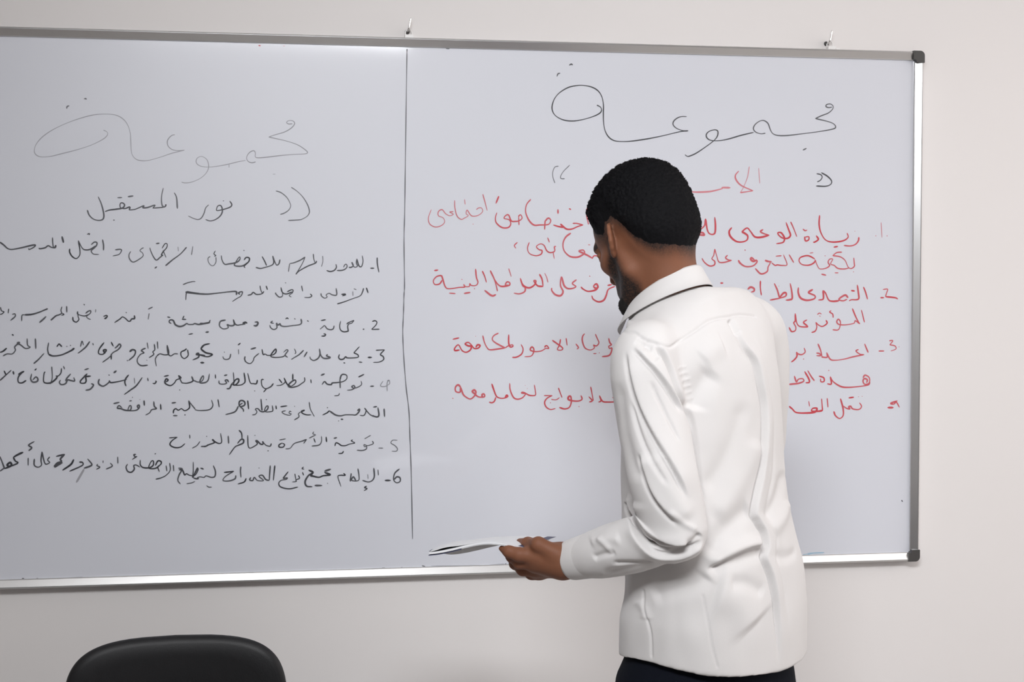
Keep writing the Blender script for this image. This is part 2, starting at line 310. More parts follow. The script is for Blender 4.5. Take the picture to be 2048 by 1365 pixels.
# handwriting: marker strokes in tenths of a millimetre on the board, measured from the board centre
INK = [
    ('heading_black_left', 'grey', '''
22:-6660,3857 -6596,3825 -6575,3781 -6608,3715 -6715,3636 -6941,3523 -7240,3420 -7538,3338 -7751,3281 -7920,3263 -8026,3283 -8088,3341 -8098,3417 -8055,3538 -7937,3682 -7745,3827 -7490,3963 -7212,4077 -6935,4163 -6721,4198 -6485,4198 -6336,4159 -6218,4073 -6144,3954 -6102,3800 -6093,3624 -6084,3426 -6053,3316 -5978,3240 -5870,3213 -5719,3222 -5481,3291 -5220,3384 -4958,3454
25:-4958,3454 -5089,3441 -5219,3461 -5305,3537 -5322,3637 -5282,3715 -5217,3771 -5162,3783
22:-5028,2759 -4951,2744 -4821,2761 -4645,2836 -4513,2949 -4451,3072 -4457,3184 -4500,3272 -4598,3322 -4686,3287 -4715,3213 -4682,3147 -4589,3104 -4425,3095 -4227,3120 -4007,3167 -3831,3214 -3654,3250
20:-4012,3156 -4012,3089
25:-3438,3220 -3522,3201 -3599,3229 -3632,3295 -3609,3374 -3543,3442 -3472,3461 -3443,3410 -3444,3332 -3389,3310 -3212,3324 -2901,3366 -2633,3393 -2377,3410 -2314,3438 -2354,3493 -2521,3603 -2743,3678 -2943,3724 -3154,3767
25:-3154,3767 -3009,3819 -2809,3883 -2664,3971 -2592,4061 -2612,4117 -2674,4136 -2741,4121 -2763,4085 -2719,4059 -2641,4065
18:-3069,2956 -3014,2957
36:-7059,4518 -7021,4525 -7017,4503
36:-7422,4303 -7411,4347 -7369,4365'''),
    ('quotation_mark_single', 'grey2', '''
29:-3005,2591 -2894,2555 -2772,2455 -2701,2332 -2688,2253 -2729,2174 -2818,2110 -2912,2076
29:-2670,2674 -2548,2592 -2415,2458 -2315,2290 -2277,2144 -2316,2054 -2406,1992 -2495,1962 -2741,1945'''),
    ('subheading_black_left', 'grey2', '''
36:-4001,2358 -3958,2287 -3991,2230 -4124,2180 -4273,2150 -4282,2194 -4255,2250 -4200,2262 -4167,2206 -4164,2117 -4212,2028 -4312,1953 -4422,1923 -4520,1952
33:-4144,2358 -4127,2368
29:-4452,2275 -4518,2203 -4552,2092 -4607,1991 -4673,1953 -4761,1968 -4891,2027
40:-5183,2531 -5136,2420 -5120,2187
36:-5416,2628 -5448,2483 -5456,2350 -5441,2251 -5402,2218
42:-5358,2274 -5402,2218 -5641,2189
40:-5641,2189 -5597,2256 -5749,2204 -5857,2192
40:-5857,2192 -5835,2240 -6009,2164 -6138,2145
40:-6138,2145 -6127,2211 -6224,2177 -6310,2188 -6331,2232 -6320,2287 -6277,2298 -6234,2255 -6278,2188 -6418,2160 -6525,2146 -6590,2130 -6644,2107
40:-6786,2426 -6728,2294 -6686,2140 -6670,2008 -6699,1937 -6785,1917 -6892,1947 -6976,2032 -7014,2137
40:-6383,2408 -6287,2413
40:-6162,2432 -6049,2451
38:-6474,1926 -6446,1926'''),
    ('item_numeral', 'ink', '''
34:-789,1139 -785,991 -751,809
45:-940,900 -858,900'''),
    ('text_line_black_1', 'ink', '''
36:-1120,1179 -1103,1059 -1130,949 -1171,933 -1205,979 -1239,1108
36:-1239,1108 -1250,1013 -1228,945 -1285,922 -1330,967 -1352,1035 -1318,956 -1375,917 -1416,921
36:-1533,921 -1511,967 -1477,989 -1454,944 -1488,887 -1568,853 -1680,848
36:-1702,989 -1691,921 -1737,853 -1827,825 -1906,848
27:-1994,1169 -1988,1056 -2018,931
33:-2196,1213 -2186,1100 -2152,1010 -2130,1055 -2152,1010 -2321,942 -2501,840 -2579,761
33:-2579,761 -2523,851 -2433,1009 -2376,1145
33:-2376,1145 -2477,1077 -2612,1020 -2712,997
27:-2712,997 -2728,907 -2742,817
38:-2924,1087 -2946,997 -2991,963 -3024,1008 -3079,1165
38:-3079,1165 -3058,1030 -3102,962 -3236,917 -3347,890 -3447,912
31:-3312,1153 -3257,1052 -3214,951
36:-3710,1286 -3695,1279
36:-3701,1073 -3656,1129 -3590,1118 -3594,1051 -3657,983 -3701,938 -3679,905
36:-3612,1028 -3723,950 -3834,938 -3911,960 -3878,1028 -3822,1118 -3793,1140 -3789,1095 -3833,1039 -3922,1005 -4032,987 -4120,982 -4175,1072 -4189,1172
27:-4306,1138 -4307,1026 -4362,948 -4428,970 -4472,1048 -4471,1115 -4427,1149
31:-4316,1272 -4350,1205 -4306,1172 -4339,1149
25:-4799,1371 -4826,1181
38:-4930,1348 -5062,1202 -5237,1068 -5380,945
25:-5115,1358 -5105,1258
33:-5453,1323 -5387,1423 -5343,1413 -5355,1335 -5432,1245 -5465,1179 -5432,1168
31:-5431,1279 -5400,1201 -5368,1123
33:-5432,1179 -5498,1123 -5574,1067 -5639,1145 -5692,1267 -5709,1333
38:-5578,1423 -5506,1434
47:-5608,889 -5565,923
29:-5843,1333 -5886,1310 -5919,1266 -5866,1222 -5855,1155 -5932,1088 -6062,1021 -6137,1088 -6151,1176 -6114,1254
34:-6437,1286 -6329,1297 -6308,1264 -6362,1186 -6491,1153
36:-6703,1505 -6683,1384 -6684,1274
34:-6940,1394 -6875,1449 -6821,1438 -6833,1372 -6908,1295 -6941,1261 -6899,1195 -6781,1185
34:-6843,1372 -6962,1294 -7069,1283 -7133,1327 -7206,1481
36:-7206,1481 -7180,1304 -7181,1172 -7252,1095 -7337,1139 -7389,1227 -7389,1304
31:-7023,1614 -6976,1632 -6980,1603
47:-7546,1567 -7515,1435
36:-7743,1544 -7738,1412 -7718,1324 -7675,1379 -7686,1324 -7771,1335 -7834,1367 -7898,1323 -8004,1301 -8025,1318
32:-8088,1377 -8131,1333 -8227,1282 -8237,1311
41:-8088,1382 -8162,1377 -8342,1332 -8553,1288 -8658,1298 -8742,1374 -8825,1439'''),
    ('text_line_black_2', 'ink', '''
40:-1032,467 -992,349
33:-1093,456 -1116,376 -1173,286 -1355,217 -1536,150 -1677,109
25:-1332,388 -1328,286
27:-1309,445 -1252,422
47:-1581,320 -1490,320 -1558,286
33:-1698,456 -1689,309 -1784,309 -1852,343 -1919,309 -1897,263 -1953,236 -2021,286 -2032,343
33:-2268,332 -2234,286 -2291,252 -2396,253
33:-2457,512 -2431,388
31:-2771,377 -2682,422 -2641,411 -2660,354 -2727,298 -2682,264
33:-2659,377 -2771,332 -2850,343 -2894,400 -2905,479
33:-2905,479 -2872,343 -2883,276 -2950,264 -3017,332 -3021,359
27:-2815,580 -2793,569
33:-3227,508 -3199,422
33:-3360,512 -3345,422 -3306,343 -3279,388 -3328,332 -3439,321 -3506,366 -3550,321 -3628,299
33:-3794,321 -3827,350 -3793,373 -3738,373 -3772,287 -3860,231 -3960,164
42:-3871,310 -3877,382 -4036,377 -4257,351 -4477,328 -4652,333 -4783,344 -4936,360 -4947,384
36:-4631,337 -4806,360 -4937,384
31:-4937,384 -4949,311 -4956,199
33:-5013,534 -4914,574 -4804,601 -4750,601'''),
    ('item_numeral', 'ink', '''
36:-903,-285 -846,-266 -800,-296 -823,-365 -903,-444 -915,-462
36:-915,-462 -744,-456
56:-1108,-455 -1085,-455'''),
    ('text_line_black_3', 'ink', '''
36:-1470,-339 -1425,-305 -1345,-272 -1311,-260 -1357,-317 -1425,-340 -1448,-396 -1437,-476 -1448,-499 -1539,-510 -1607,-464 -1624,-373 -1601,-271
33:-1746,-372 -1765,-440 -1821,-463 -1900,-440 -1956,-372 -2001,-405 -2058,-451
42:-2034,-258 -1933,-240
36:-1979,-553 -1934,-565 -1957,-599 -2025,-603
33:-2338,-257 -2304,-280
42:-2472,-222 -2461,-302 -2506,-347 -2663,-369 -2820,-386 -2909,-368 -2931,-318
40:-2931,-318 -2976,-356 -3009,-311 -2998,-413 -3066,-453 -3132,-412 -3154,-355
33:-2808,-221 -2774,-199 -2747,-221
29:-2618,-211 -2595,-229
33:-3087,-265 -3132,-299 -3065,-317
49:-3476,-287 -3421,-287 -3410,-321 -3443,-366 -3499,-365
56:-3643,-309 -3687,-293 -3731,-319 -3687,-331
42:-3709,-335 -3776,-342 -3853,-353 -3908,-319 -3941,-229
42:-3941,-229 -3919,-330 -3953,-364 -4019,-363 -4074,-341 -4052,-408 -4152,-435 -4228,-385 -4239,-318 -4206,-262 -4106,-239
42:-4436,-238 -4470,-294 -4569,-316 -4657,-311
47:-4471,-496 -4526,-511
45:-4442,-294 -4548,-312 -4680,-334 -4767,-316 -4811,-333 -4899,-333 -4942,-315 -5008,-359 -5096,-377 -5183,-336 -5226,-247 -5291,-235 -5313,-280 -5270,-314
36:-5040,-221 -4953,-225
31:-4996,-147 -5025,-207
36:-5352,-168 -5291,-180
45:-4900,-550 -4813,-535
45:-4538,-507 -4472,-496
27:-5736,-89 -5758,-223
33:-5757,0 -5659,49
40:-6050,-133 -6046,-200 -6105,-210 -6138,-255 -6181,-255 -6234,-199 -6299,-165 -6353,-210 -6466,-287
34:-6227,-66 -6212,-77
47:-6697,-153 -6632,-131 -6622,-164 -6676,-202 -6633,-193
25:-6856,2 -6863,-64
34:-7071,-86 -7017,-42 -6964,-31 -6975,-86 -7051,-152 -7019,-196 -6966,-219
34:-6997,-108 -7083,-141 -7168,-130 -7243,-96 -7236,-41
36:-7236,-41 -7228,-152 -7212,-218 -7266,-273 -7329,-240 -7339,-162
36:-7106,113 -7091,91
34:-7465,70 -7462,-63
38:-7561,59 -7583,-18 -7573,-84 -7627,-117 -7691,-139 -7777,-216 -7798,-227
34:-7573,-73 -7520,-107 -7574,-128
40:-7893,-150 -7957,-215 -8032,-281
47:-7859,15 -7912,-6 -8040,-61 -8189,-105 -8337,-115
36:-8337,-115 -8390,-126 -8398,-247
41:-8590,-104 -8537,-93 -8532,-148 -8623,-231
29:-8662,17 -8674,-81
36:-8830,50 -8810,-26 -8758,-48 -8800,-92 -8843,-103'''),
    ('item_numeral', 'ink', '''
36:-825,-925 -631,-915
36:-631,-915 -723,-1017 -666,-1063 -654,-1132 -746,-1188 -883,-1194
56:-1001,-1083 -917,-1084'''),
    ('text_line_black_4', 'ink', '''
38:-1189,-842 -1314,-978
42:-1314,-978 -1223,-1025 -1235,-1082 -1450,-1091 -1496,-1057
38:-1496,-1057 -1541,-1113 -1609,-1124 -1650,-1078 -1631,-1010
56:-1201,-1184 -1133,-1192
45:-1541,-1198 -1508,-1205
42:-1891,-1008 -1914,-1042 -1835,-1077 -1903,-1099 -1993,-1087 -2049,-1007 -2071,-882
38:-2071,-882 -2060,-1007 -2106,-1098 -2196,-1142 -2263,-1108 -2281,-1056
38:-2341,-949 -2409,-1061
36:-2419,-914 -2510,-1004 -2599,-1060 -2689,-1116
31:-2621,-879 -2588,-958 -2610,-992
33:-2856,-956 -2789,-900 -2760,-923 -2801,-979 -2823,-1024 -2767,-1070
38:-2823,-1024 -2890,-1058 -3047,-1068 -3136,-1033 -3068,-921 -3023,-887 -3024,-955 -3091,-1011 -3202,-1022 -3258,-987
36:-3258,-987 -3302,-998 -3324,-885
36:-3391,-975 -3492,-1065 -3514,-1132 -3581,-1199 -3670,-1165 -3703,-1097 -3691,-1041
45:-3568,-884 -3457,-851
25:-3834,-882 -3828,-995
33:-3845,-792 -3789,-747
36:-4001,-982 -4023,-1072 -4079,-1105 -4145,-1094 -4173,-1037
36:-4144,-936 -4133,-948
51:-4451,-755 -4572,-787 -4643,-866
45:-4643,-866 -4595,-911 -4529,-956 -4398,-991 -4464,-1035 -4530,-1039 -4596,-1023 -4661,-1000
49:-4652,-1168 -4575,-1173
45:-4553,-1012 -4663,-1000 -4739,-988 -4695,-966 -4685,-1033 -4718,-1067 -4817,-1111
47:-4631,-1180 -4587,-1164
38:-4925,-886 -4915,-1009 -4992,-1076 -5057,-1031 -5067,-941 -4990,-897 -4946,-864
38:-5133,-974 -5210,-974 -5286,-1018 -5340,-961 -5361,-783
40:-5361,-783 -5329,-962 -5406,-995 -5515,-971 -5580,-1016
36:-5580,-1016 -5613,-1093 -5593,-1239
36:-5567,-703 -5557,-860
36:-5633,-759 -5623,-881 -5666,-926 -5645,-982 -5744,-1052
34:-5784,-724 -5764,-858
38:-5818,-847 -5872,-869 -5905,-902 -5851,-947 -5927,-980 -5993,-1079 -5983,-1169 -5908,-1225 -5777,-1215
34:-5798,-1103 -5787,-1114
49:-6154,-922 -6100,-878 -6035,-901 -6057,-1001 -6177,-1111
31:-6210,-1100 -6199,-1122
47:-6541,-709 -6498,-798
40:-6466,-843 -6423,-809 -6369,-754 -6341,-799 -6402,-876 -6510,-942 -6576,-1031 -6727,-1147
34:-6543,-964 -6544,-1086
43:-6691,-719 -6789,-852 -6807,-951 -6726,-974 -6661,-919 -6650,-875 -6704,-885 -6672,-952
36:-6928,-729 -6913,-773
38:-6992,-695 -7068,-805 -7154,-882 -7240,-948
29:-7185,-805 -7152,-683 -7121,-772
49:-7314,-837 -7389,-892 -7582,-979 -7753,-1000 -7848,-966
36:-7848,-966 -7868,-855 -7845,-712
38:-7676,-802 -7633,-736
38:-7633,-736 -7570,-802
36:-7474,-792 -7463,-803
36:-7399,-770 -7388,-781
38:-7943,-943 -8051,-1064 -8158,-1162
38:-8120,-623 -8112,-843
38:-8290,-622 -8281,-765 -8228,-809 -8324,-835 -8418,-764 -8491,-719 -8449,-709 -8545,-796 -8535,-873 -8600,-950 -8705,-949 -8790,-992
56:-8595,-532 -8574,-554
47:-8714,-828 -8789,-893 -8852,-915'''),
    ('item_numeral', 'ink', '''
22:-667,-1612 -725,-1715 -656,-1738 -565,-1716
22:-530,-1591 -576,-1659 -576,-1842
22:-576,-1613 -530,-1595 -519,-1671 -565,-1705
51:-953,-1728 -873,-1724'''),
    ('text_line_black_5', 'ink', '''
38:-1089,-1459 -1214,-1520
36:-1157,-1607 -1146,-1687 -1226,-1744 -1317,-1765 -1362,-1731 -1317,-1708 -1294,-1754 -1362,-1799 -1465,-1809
40:-1622,-1580 -1599,-1489 -1554,-1455 -1475,-1479 -1475,-1558 -1554,-1615 -1679,-1636 -1792,-1646 -1815,-1680 -1905,-1668 -1961,-1611 -2018,-1678
34:-1622,-1557 -1618,-1762
45:-2040,-1473 -1961,-1440
34:-1635,-1876 -1658,-1921 -1748,-1932
33:-2265,-1562 -2254,-1642
42:-2400,-1515 -2400,-1595 -2468,-1651 -2558,-1707 -2692,-1732 -2759,-1693 -2692,-1614 -2613,-1570 -2591,-1615 -2636,-1672 -2692,-1705
38:-2657,-1433 -2658,-1569
36:-2692,-1716 -2782,-1659 -2848,-1522
33:-2848,-1522 -2826,-1613 -2916,-1680 -3017,-1690
33:-2960,-1544 -2893,-1635
40:-3083,-1644 -3139,-1712 -3251,-1756 -3329,-1687 -3339,-1563 -3294,-1552
45:-3229,-1756 -3296,-1830
40:-3428,-1562 -3451,-1641 -3517,-1640 -3584,-1617 -3638,-1413
33:-3496,-1798 -3481,-1805
40:-3716,-1401 -3695,-1582 -3728,-1638 -3806,-1671 -3939,-1658 -3905,-1557 -3838,-1535 -3839,-1603 -3917,-1670 -3983,-1646
36:-3948,-1388 -3938,-1579 -3978,-1635
40:-3983,-1635 -4028,-1736 -4094,-1747
40:-4081,-1443 -4147,-1458
42:-4049,-1601 -4082,-1555 -4126,-1566 -4093,-1623 -4160,-1645 -4248,-1632 -4258,-1565
36:-4335,-1429 -4331,-1519
40:-4462,-1417 -4490,-1551 -4556,-1607 -4666,-1606 -4643,-1516 -4599,-1460 -4588,-1505 -4622,-1572 -4710,-1594 -4797,-1559
40:-4798,-1571 -4841,-1469
40:-4841,-1469 -4820,-1570 -4930,-1614 -5018,-1613 -5061,-1590 -5126,-1444
40:-5126,-1444 -5071,-1501 -5170,-1544 -5214,-1611 -5302,-1666 -5411,-1609 -5388,-1520 -5345,-1543 -5389,-1587
47:-5431,-1464 -5333,-1442
36:-5106,-1758 -5095,-1769
34:-5617,-1562 -5596,-1574 -5629,-1618 -5672,-1611
34:-5780,-1494 -5769,-1561
38:-5893,-1482 -6020,-1659 -6151,-1758 -6277,-1850
25:-6062,-1491 -6052,-1614
40:-6180,-1423 -6246,-1512 -6262,-1589 -6236,-1668
40:-6224,-1523 -6343,-1555 -6451,-1576 -6559,-1586 -6591,-1541
40:-6591,-1541 -6602,-1586 -6711,-1662 -6796,-1628 -6817,-1573 -6795,-1506
56:-6493,-1376 -6438,-1332
36:-6601,-1419 -6584,-1430
40:-6968,-1604 -6921,-1638 -6991,-1726 -7087,-1747
47:-7052,-1393 -7117,-1459 -7193,-1547 -7182,-1591 -7107,-1592 -7075,-1548 -7085,-1448
52:-7105,-1304 -7019,-1278
45:-7117,-1454 -6977,-1442
40:-7331,-1468 -7315,-1545 -7396,-1533 -7460,-1522 -7503,-1599 -7589,-1620 -7631,-1575 -7609,-1520
38:-7394,-1390 -7470,-1477 -7503,-1543
45:-7542,-1222 -7521,-1289
40:-7585,-1266 -7597,-1366 -7651,-1431 -7704,-1431
41:-7672,-1442 -7705,-1497 -7801,-1574 -7908,-1584 -7960,-1539 -7948,-1384 -7926,-1340
34:-7787,-1231 -7779,-1474 -7823,-1606
41:-8183,-1515 -8119,-1449 -8077,-1494 -8098,-1548 -8183,-1559 -8225,-1492 -8203,-1382
56:-8138,-1305 -8106,-1273
47:-8478,-1390 -8361,-1326
47:-8382,-1325 -8478,-1446 -8480,-1556 -8406,-1574 -8321,-1524
45:-8587,-1323 -8573,-1390
41:-8625,-1301 -8731,-1399 -8859,-1519
36:-8772,-1311 -8731,-1399'''),
    ('text_line_black_6', 'ink', '''
45:-646,-2231 -635,-2415
43:-783,-2206 -761,-2367 -795,-2412 -864,-2400 -898,-2377
45:-886,-2194 -806,-2183
40:-864,-2400 -909,-2388 -978,-2341 -1080,-2214
40:-1080,-2214 -1046,-2272 -1092,-2374 -1183,-2373
43:-1239,-2269 -1194,-2235 -1205,-2292 -1274,-2360 -1364,-2359 -1501,-2357 -1614,-2378 -1727,-2354 -1862,-2261
43:-1862,-2261 -1908,-2306 -2010,-2354
47:-1603,-2451 -1558,-2459
34:-1660,-2487 -1651,-2492
45:-1907,-2187 -1896,-2196
29:-2301,-2062 -2279,-2210 -2224,-2324 -2190,-2382
34:-2258,-2346 -2359,-2345 -2449,-2310 -2471,-2264 -2403,-2242 -2460,-2276
36:-2482,-2275 -2538,-2320 -2528,-2388 -2629,-2455
29:-2627,-2148 -2616,-2160
31:-2695,-2272 -2729,-2261 -2740,-2306 -2695,-2318 -2740,-2351 -2852,-2316 -2897,-2270 -2818,-2248
38:-2930,-2160 -2784,-2140
36:-3030,-2132 -3019,-2211
36:-3108,-2131 -3098,-2244 -3165,-2266 -3254,-2265 -3276,-2219 -3231,-2141 -3198,-2152 -3220,-2220 -3298,-2264 -3365,-2252 -3421,-2195 -3476,-2205 -3443,-2262 -3477,-2318 -3544,-2333
36:-3353,-1981 -3342,-2128 -3332,-2241
34:-3241,-1993 -3230,-2000
40:-3642,-2011 -3621,-2203
40:-3831,-2122 -3819,-2032 -3764,-2010 -3708,-2044 -3709,-2112 -3787,-2145 -3820,-2122 -3786,-2088 -3753,-2066
36:-3820,-2133 -3743,-2202 -3732,-2258
38:-3842,-2133 -3920,-2256 -4120,-2316
38:-4283,-1981 -4256,-2150
31:-4422,-1990 -4394,-2114 -4472,-2203 -4670,-2219 -4780,-2199
36:-4770,-2188 -4868,-2064 -4911,-1996
38:-4911,-1996 -4890,-2131 -4923,-2186 -5000,-2219 -5066,-2173 -5132,-2206 -5186,-2172 -5230,-2205 -5241,-2272
40:-5272,-2047 -5185,-2037
43:-5242,-2323 -5154,-2325
45:-5001,-2313 -4983,-2309
40:-5512,-2067 -5503,-2190
38:-5654,-2009 -5643,-2110 -5600,-2166 -5699,-2187 -5743,-2254 -5830,-2302
40:-5860,-1984 -5854,-2096
34:-5951,-1961 -5942,-1965
34:-6170,-1991 -6120,-1985
34:-6109,-1910 -6100,-1914
40:-5981,-2161 -6002,-2105 -5969,-2083 -5959,-2128 -6003,-2183 -6089,-2204 -6198,-2192 -6164,-2092 -6132,-2115 -6154,-2192 -6262,-2191 -6349,-2156 -6424,-2144 -6391,-2089 -6327,-2134
40:-6503,-2043 -6380,-2018'''),
    ('item_numeral', 'ink', '''
27:-350,-2943 -453,-2941 -495,-3002 -408,-3061 -351,-3131 -374,-3188 -477,-3187
29:-775,-3112 -672,-3114'''),
    ('text_line_black_7', 'ink', '''
29:-945,-2823 -1082,-2901
31:-911,-2950 -888,-3007 -957,-3040 -1025,-3051 -1094,-3027 -1083,-3073 -1037,-3073 -1049,-3131 -1140,-3159 -1254,-3150
34:-1344,-2919 -1378,-2942 -1299,-2989 -1412,-3010 -1503,-3043 -1594,-3041 -1662,-2994 -1718,-2982 -1741,-3050
43:-1763,-2878 -1695,-2861
34:-1549,-3168 -1583,-3213 -1663,-3218
38:-1933,-2841 -1922,-2956
34:-2034,-2828 -2035,-2942 -2092,-3021 -2249,-3041
38:-2204,-2871 -2170,-2963
38:-2305,-2865 -2158,-2792
31:-2203,-2723 -2226,-2768 -2169,-2785
36:-2361,-2887 -2429,-2981
36:-2373,-2891 -2451,-2924 -2631,-2978 -2722,-3079 -2823,-3095
36:-2900,-2962 -2968,-3006 -2957,-3052 -2878,-3053 -2845,-2997 -2900,-2962
40:-2956,-2893 -2821,-2872
40:-3135,-2969 -3158,-3026 -3236,-3013 -3280,-2978 -3324,-2921 -3314,-2978 -3369,-2977 -3436,-2908 -3469,-2907 -3436,-2964 -3481,-3009 -3592,-3063 -3637,-3006 -3646,-2780
43:-3214,-3127 -3196,-3132
40:-3495,-2782 -3484,-2784
40:-3834,-2664 -3779,-2732 -3769,-2857
43:-3869,-2957 -3791,-2868 -3736,-2880 -3747,-2948 -3836,-2991 -3925,-3035 -4048,-3202
38:-4068,-2784 -4058,-2954
40:-4233,-2725 -4208,-2906 -4257,-2950 -4345,-2915 -4410,-2857 -4367,-2926 -4477,-2969 -4566,-3013 -4643,-3000
43:-4536,-2788 -4525,-2790
38:-4500,-2969 -4545,-3002 -4655,-3011
34:-4676,-2898 -4743,-2987 -4842,-3042
38:-4895,-2748 -4891,-2827
38:-5333,-2809 -5158,-2796
36:-5158,-2796 -5268,-2866 -5317,-2955 -5225,-3019 -5094,-3015 -4995,-2938'''),
    ('item_numeral', 'ink', '''
43:-306,-3588 -410,-3683 -437,-3821 -376,-3896 -295,-3870 -295,-3789 -364,-3765 -421,-3821
63:-628,-3840 -506,-3842'''),
    ('text_line_black_8', 'ink', '''
34:-787,-3595 -776,-3722
43:-879,-3559 -868,-3743 -914,-3834 -1005,-3866 -1131,-3829
27:-1016,-3694 -1005,-3797
36:-1040,-3957 -1086,-3991 -1029,-4015 -1097,-4059
40:-1232,-3563 -1210,-3713 -1222,-3827 -1370,-3824 -1335,-3745 -1279,-3826
36:-1381,-3663 -1404,-3846
34:-1551,-3660 -1517,-3707 -1619,-3704 -1676,-3738 -1609,-3957
56:-1970,-3606 -1834,-3563
56:-1970,-3633 -1846,-3688 -2004,-3708 -2095,-3740 -2207,-3715 -2275,-3691 -2230,-3624 -2319,-3576
47:-2230,-3646 -2320,-3690 -2399,-3825 -2366,-3929 -2242,-3947
56:-2186,-3921 -2028,-3925
34:-1908,-3870 -1903,-3886
31:-2432,-3501 -2466,-3539 -2421,-3551
34:-2455,-3619 -2433,-3688
34:-2545,-3686 -2523,-3754 -2602,-3787 -2591,-3821 -2681,-3831
31:-2624,-3650 -2602,-3776
36:-2769,-3601 -2848,-3702 -2871,-3747 -2792,-3737 -2815,-3771 -2927,-3791 -2977,-3859 -2928,-3939 -2749,-3982 -2558,-3947
38:-3060,-3459 -3095,-3788
38:-3160,-3457 -3184,-3786
36:-3184,-3786 -3262,-3762 -3329,-3670 -3407,-3691 -3307,-3784 -3441,-3781 -3507,-3711 -3541,-3779 -3608,-3766 -3585,-3710
38:-3410,-3505 -3399,-3509
36:-3685,-3730 -3730,-3809 -3864,-3851
36:-3799,-3467 -3807,-3569 -3796,-3705
40:-4161,-3589 -4017,-3576 -3951,-3566
38:-3951,-3566 -4129,-3676 -4185,-3765 -4063,-3779 -3930,-3736 -3907,-3658
36:-4392,-3433 -4349,-3558 -4361,-3671 -4438,-3692 -4548,-3656 -4592,-3689 -4680,-3676 -4747,-3697
36:-4539,-3871 -4495,-3905 -4429,-3907
38:-4668,-3484 -4602,-3508
38:-4704,-3709 -4748,-3719 -4825,-3695
38:-4822,-3346 -4824,-3549 -4836,-3684 -4769,-3550 -4735,-3483 -4724,-3528 -4791,-3640 -4901,-3637 -4967,-3602 -5011,-3624 -5054,-3522 -5130,-3509
38:-5141,-3475 -5065,-3488 -5076,-3533 -5131,-3633 -5154,-3745 -5100,-3825
36:-4968,-3821 -4869,-3807 -4792,-3775
43:-4658,-3485 -4603,-3508
38:-5250,-3406 -5240,-3541
34:-5326,-3359 -5317,-3517 -5405,-3627 -5514,-3681 -5624,-3708
29:-5403,-3414 -5387,-3538
38:-5632,-3409 -5577,-3310 -5512,-3322 -5512,-3378 -5578,-3444 -5546,-3546
38:-5534,-3400 -5622,-3466 -5731,-3475 -5774,-3440 -5719,-3318 -5675,-3308 -5676,-3397 -5752,-3452 -5883,-3449 -5948,-3392 -5951,-3280
38:-5959,-3437 -6034,-3390 -6089,-3401 -6079,-3479 -6144,-3545 -6220,-3521 -6252,-3431 -6219,-3365
45:-6043,-3155 -6087,-3166 -6055,-3211 -6022,-3200 -6120,-3266
38:-5641,-3156 -5619,-3147
38:-6427,-3204 -6424,-3349
34:-6586,-3335 -6543,-3403 -6674,-3467
34:-6736,-3277 -6737,-3332
34:-6845,-3353 -6867,-3386 -6802,-3420 -6878,-3468
45:-7059,-3237 -6974,-3350 -7007,-3394 -7136,-3436
47:-7231,-3301 -7167,-3313 -7178,-3379 -7437,-3497
47:-7348,-3243 -7414,-3353 -7586,-3472
61:-7711,-3169 -7540,-3128
61:-7540,-3128 -7626,-3227 -7606,-3282 -7691,-3314 -7745,-3391 -7595,-3294 -7692,-3370
38:-7850,-3178 -7893,-3244 -7851,-3300 -7937,-3332 -7978,-3220 -8008,-3064
38:-8008,-3064 -8031,-3241 -8022,-3352 -8097,-3395 -8171,-3349 -8169,-3216
34:-8296,-3192 -8298,-3358
38:-8165,-2840 -8283,-2916 -8220,-2972 -8284,-3037
52:-8401,-3068 -8518,-3122 -8603,-3175
52:-8603,-3175 -8562,-3253 -8510,-3298 -8669,-3362 -8732,-3338 -8668,-3284 -8648,-3351 -8786,-3415
41:-8786,-3415 -8827,-3292 -8878,-3148
41:-8796,-3403 -8881,-3468'''),
    ('ink_smear', 'pale', '''
56:-7136,-3458 -7223,-3612 -7300,-3744'''),
    ('heading_black_right', 'dark', '''
46:3557,5495 3604,5519 3635,5501
46:3274,5235 3297,5293 3345,5310
32:4199,4609 4282,4564 4306,4495 4259,4425 4116,4353 3878,4279 3641,4240 3429,4259 3263,4337 3181,4439 3164,4565 3216,4727 3333,4868 3522,4987 3711,5037 3877,5048 4067,5017 4210,4944 4305,4819 4349,4635 4349,4450 4354,4241 4383,4056 4462,3907 4594,3816 4786,3796 5025,3811 5386,3868 5747,3944 6134,4040 6341,4067
35:6341,4067 6207,4069 6061,4120 5983,4201 6000,4283 6085,4354 6181,4387 6303,4389
33:6265,3518 6326,3481 6387,3492 6532,3557 6751,3701 6958,3857 7038,3964 7043,4070 6969,4099 6847,4066 6774,3995 6787,3913 6885,3856 7093,3854 7313,3898 7607,3985 7902,4056
33:8186,4042 8075,4028 7952,4066 7897,4143 7938,4238 8049,4318 8148,4332 8247,4268 8310,4115 8372,4033 8496,3995 8720,3999 9093,4046 9467,4099 9818,4165 9893,4219 9829,4296 9666,4348 9395,4402
31:9395,4402 9540,4469 9714,4539 9814,4629 9826,4700 9763,4746 9675,4733 9651,4689 9713,4662 9801,4676
38:9096,3666 9183,3708'''),
    ('quotation_mark_single', 'dark', '''
41:9437,3124 9538,3102 9571,3043 9526,2971 9451,2934
41:9550,3149 9701,3068 9802,2962 9778,2878 9653,2834 9427,2838'''),
    ('quotation_mark_single', 'dark', '''
27:3312,3218 3229,3194 3182,3089 3182,2974 3230,2836
27:3572,3245 3430,3104 3366,2999 3371,2941 3454,2935'''),
    ('heading_red', 'red2', '''
24:8031,3237 8058,2882
26:7804,3269 7761,3021 7663,2783 7590,2664
45:7550,3160 7472,3064 7490,2958 7614,2830 7898,2710
42:7898,2710 7590,2664
76:7344,2775 7147,2778
47:7172,2766 7123,2742 6878,2685 6585,2666 6390,2675 6244,2686'''),
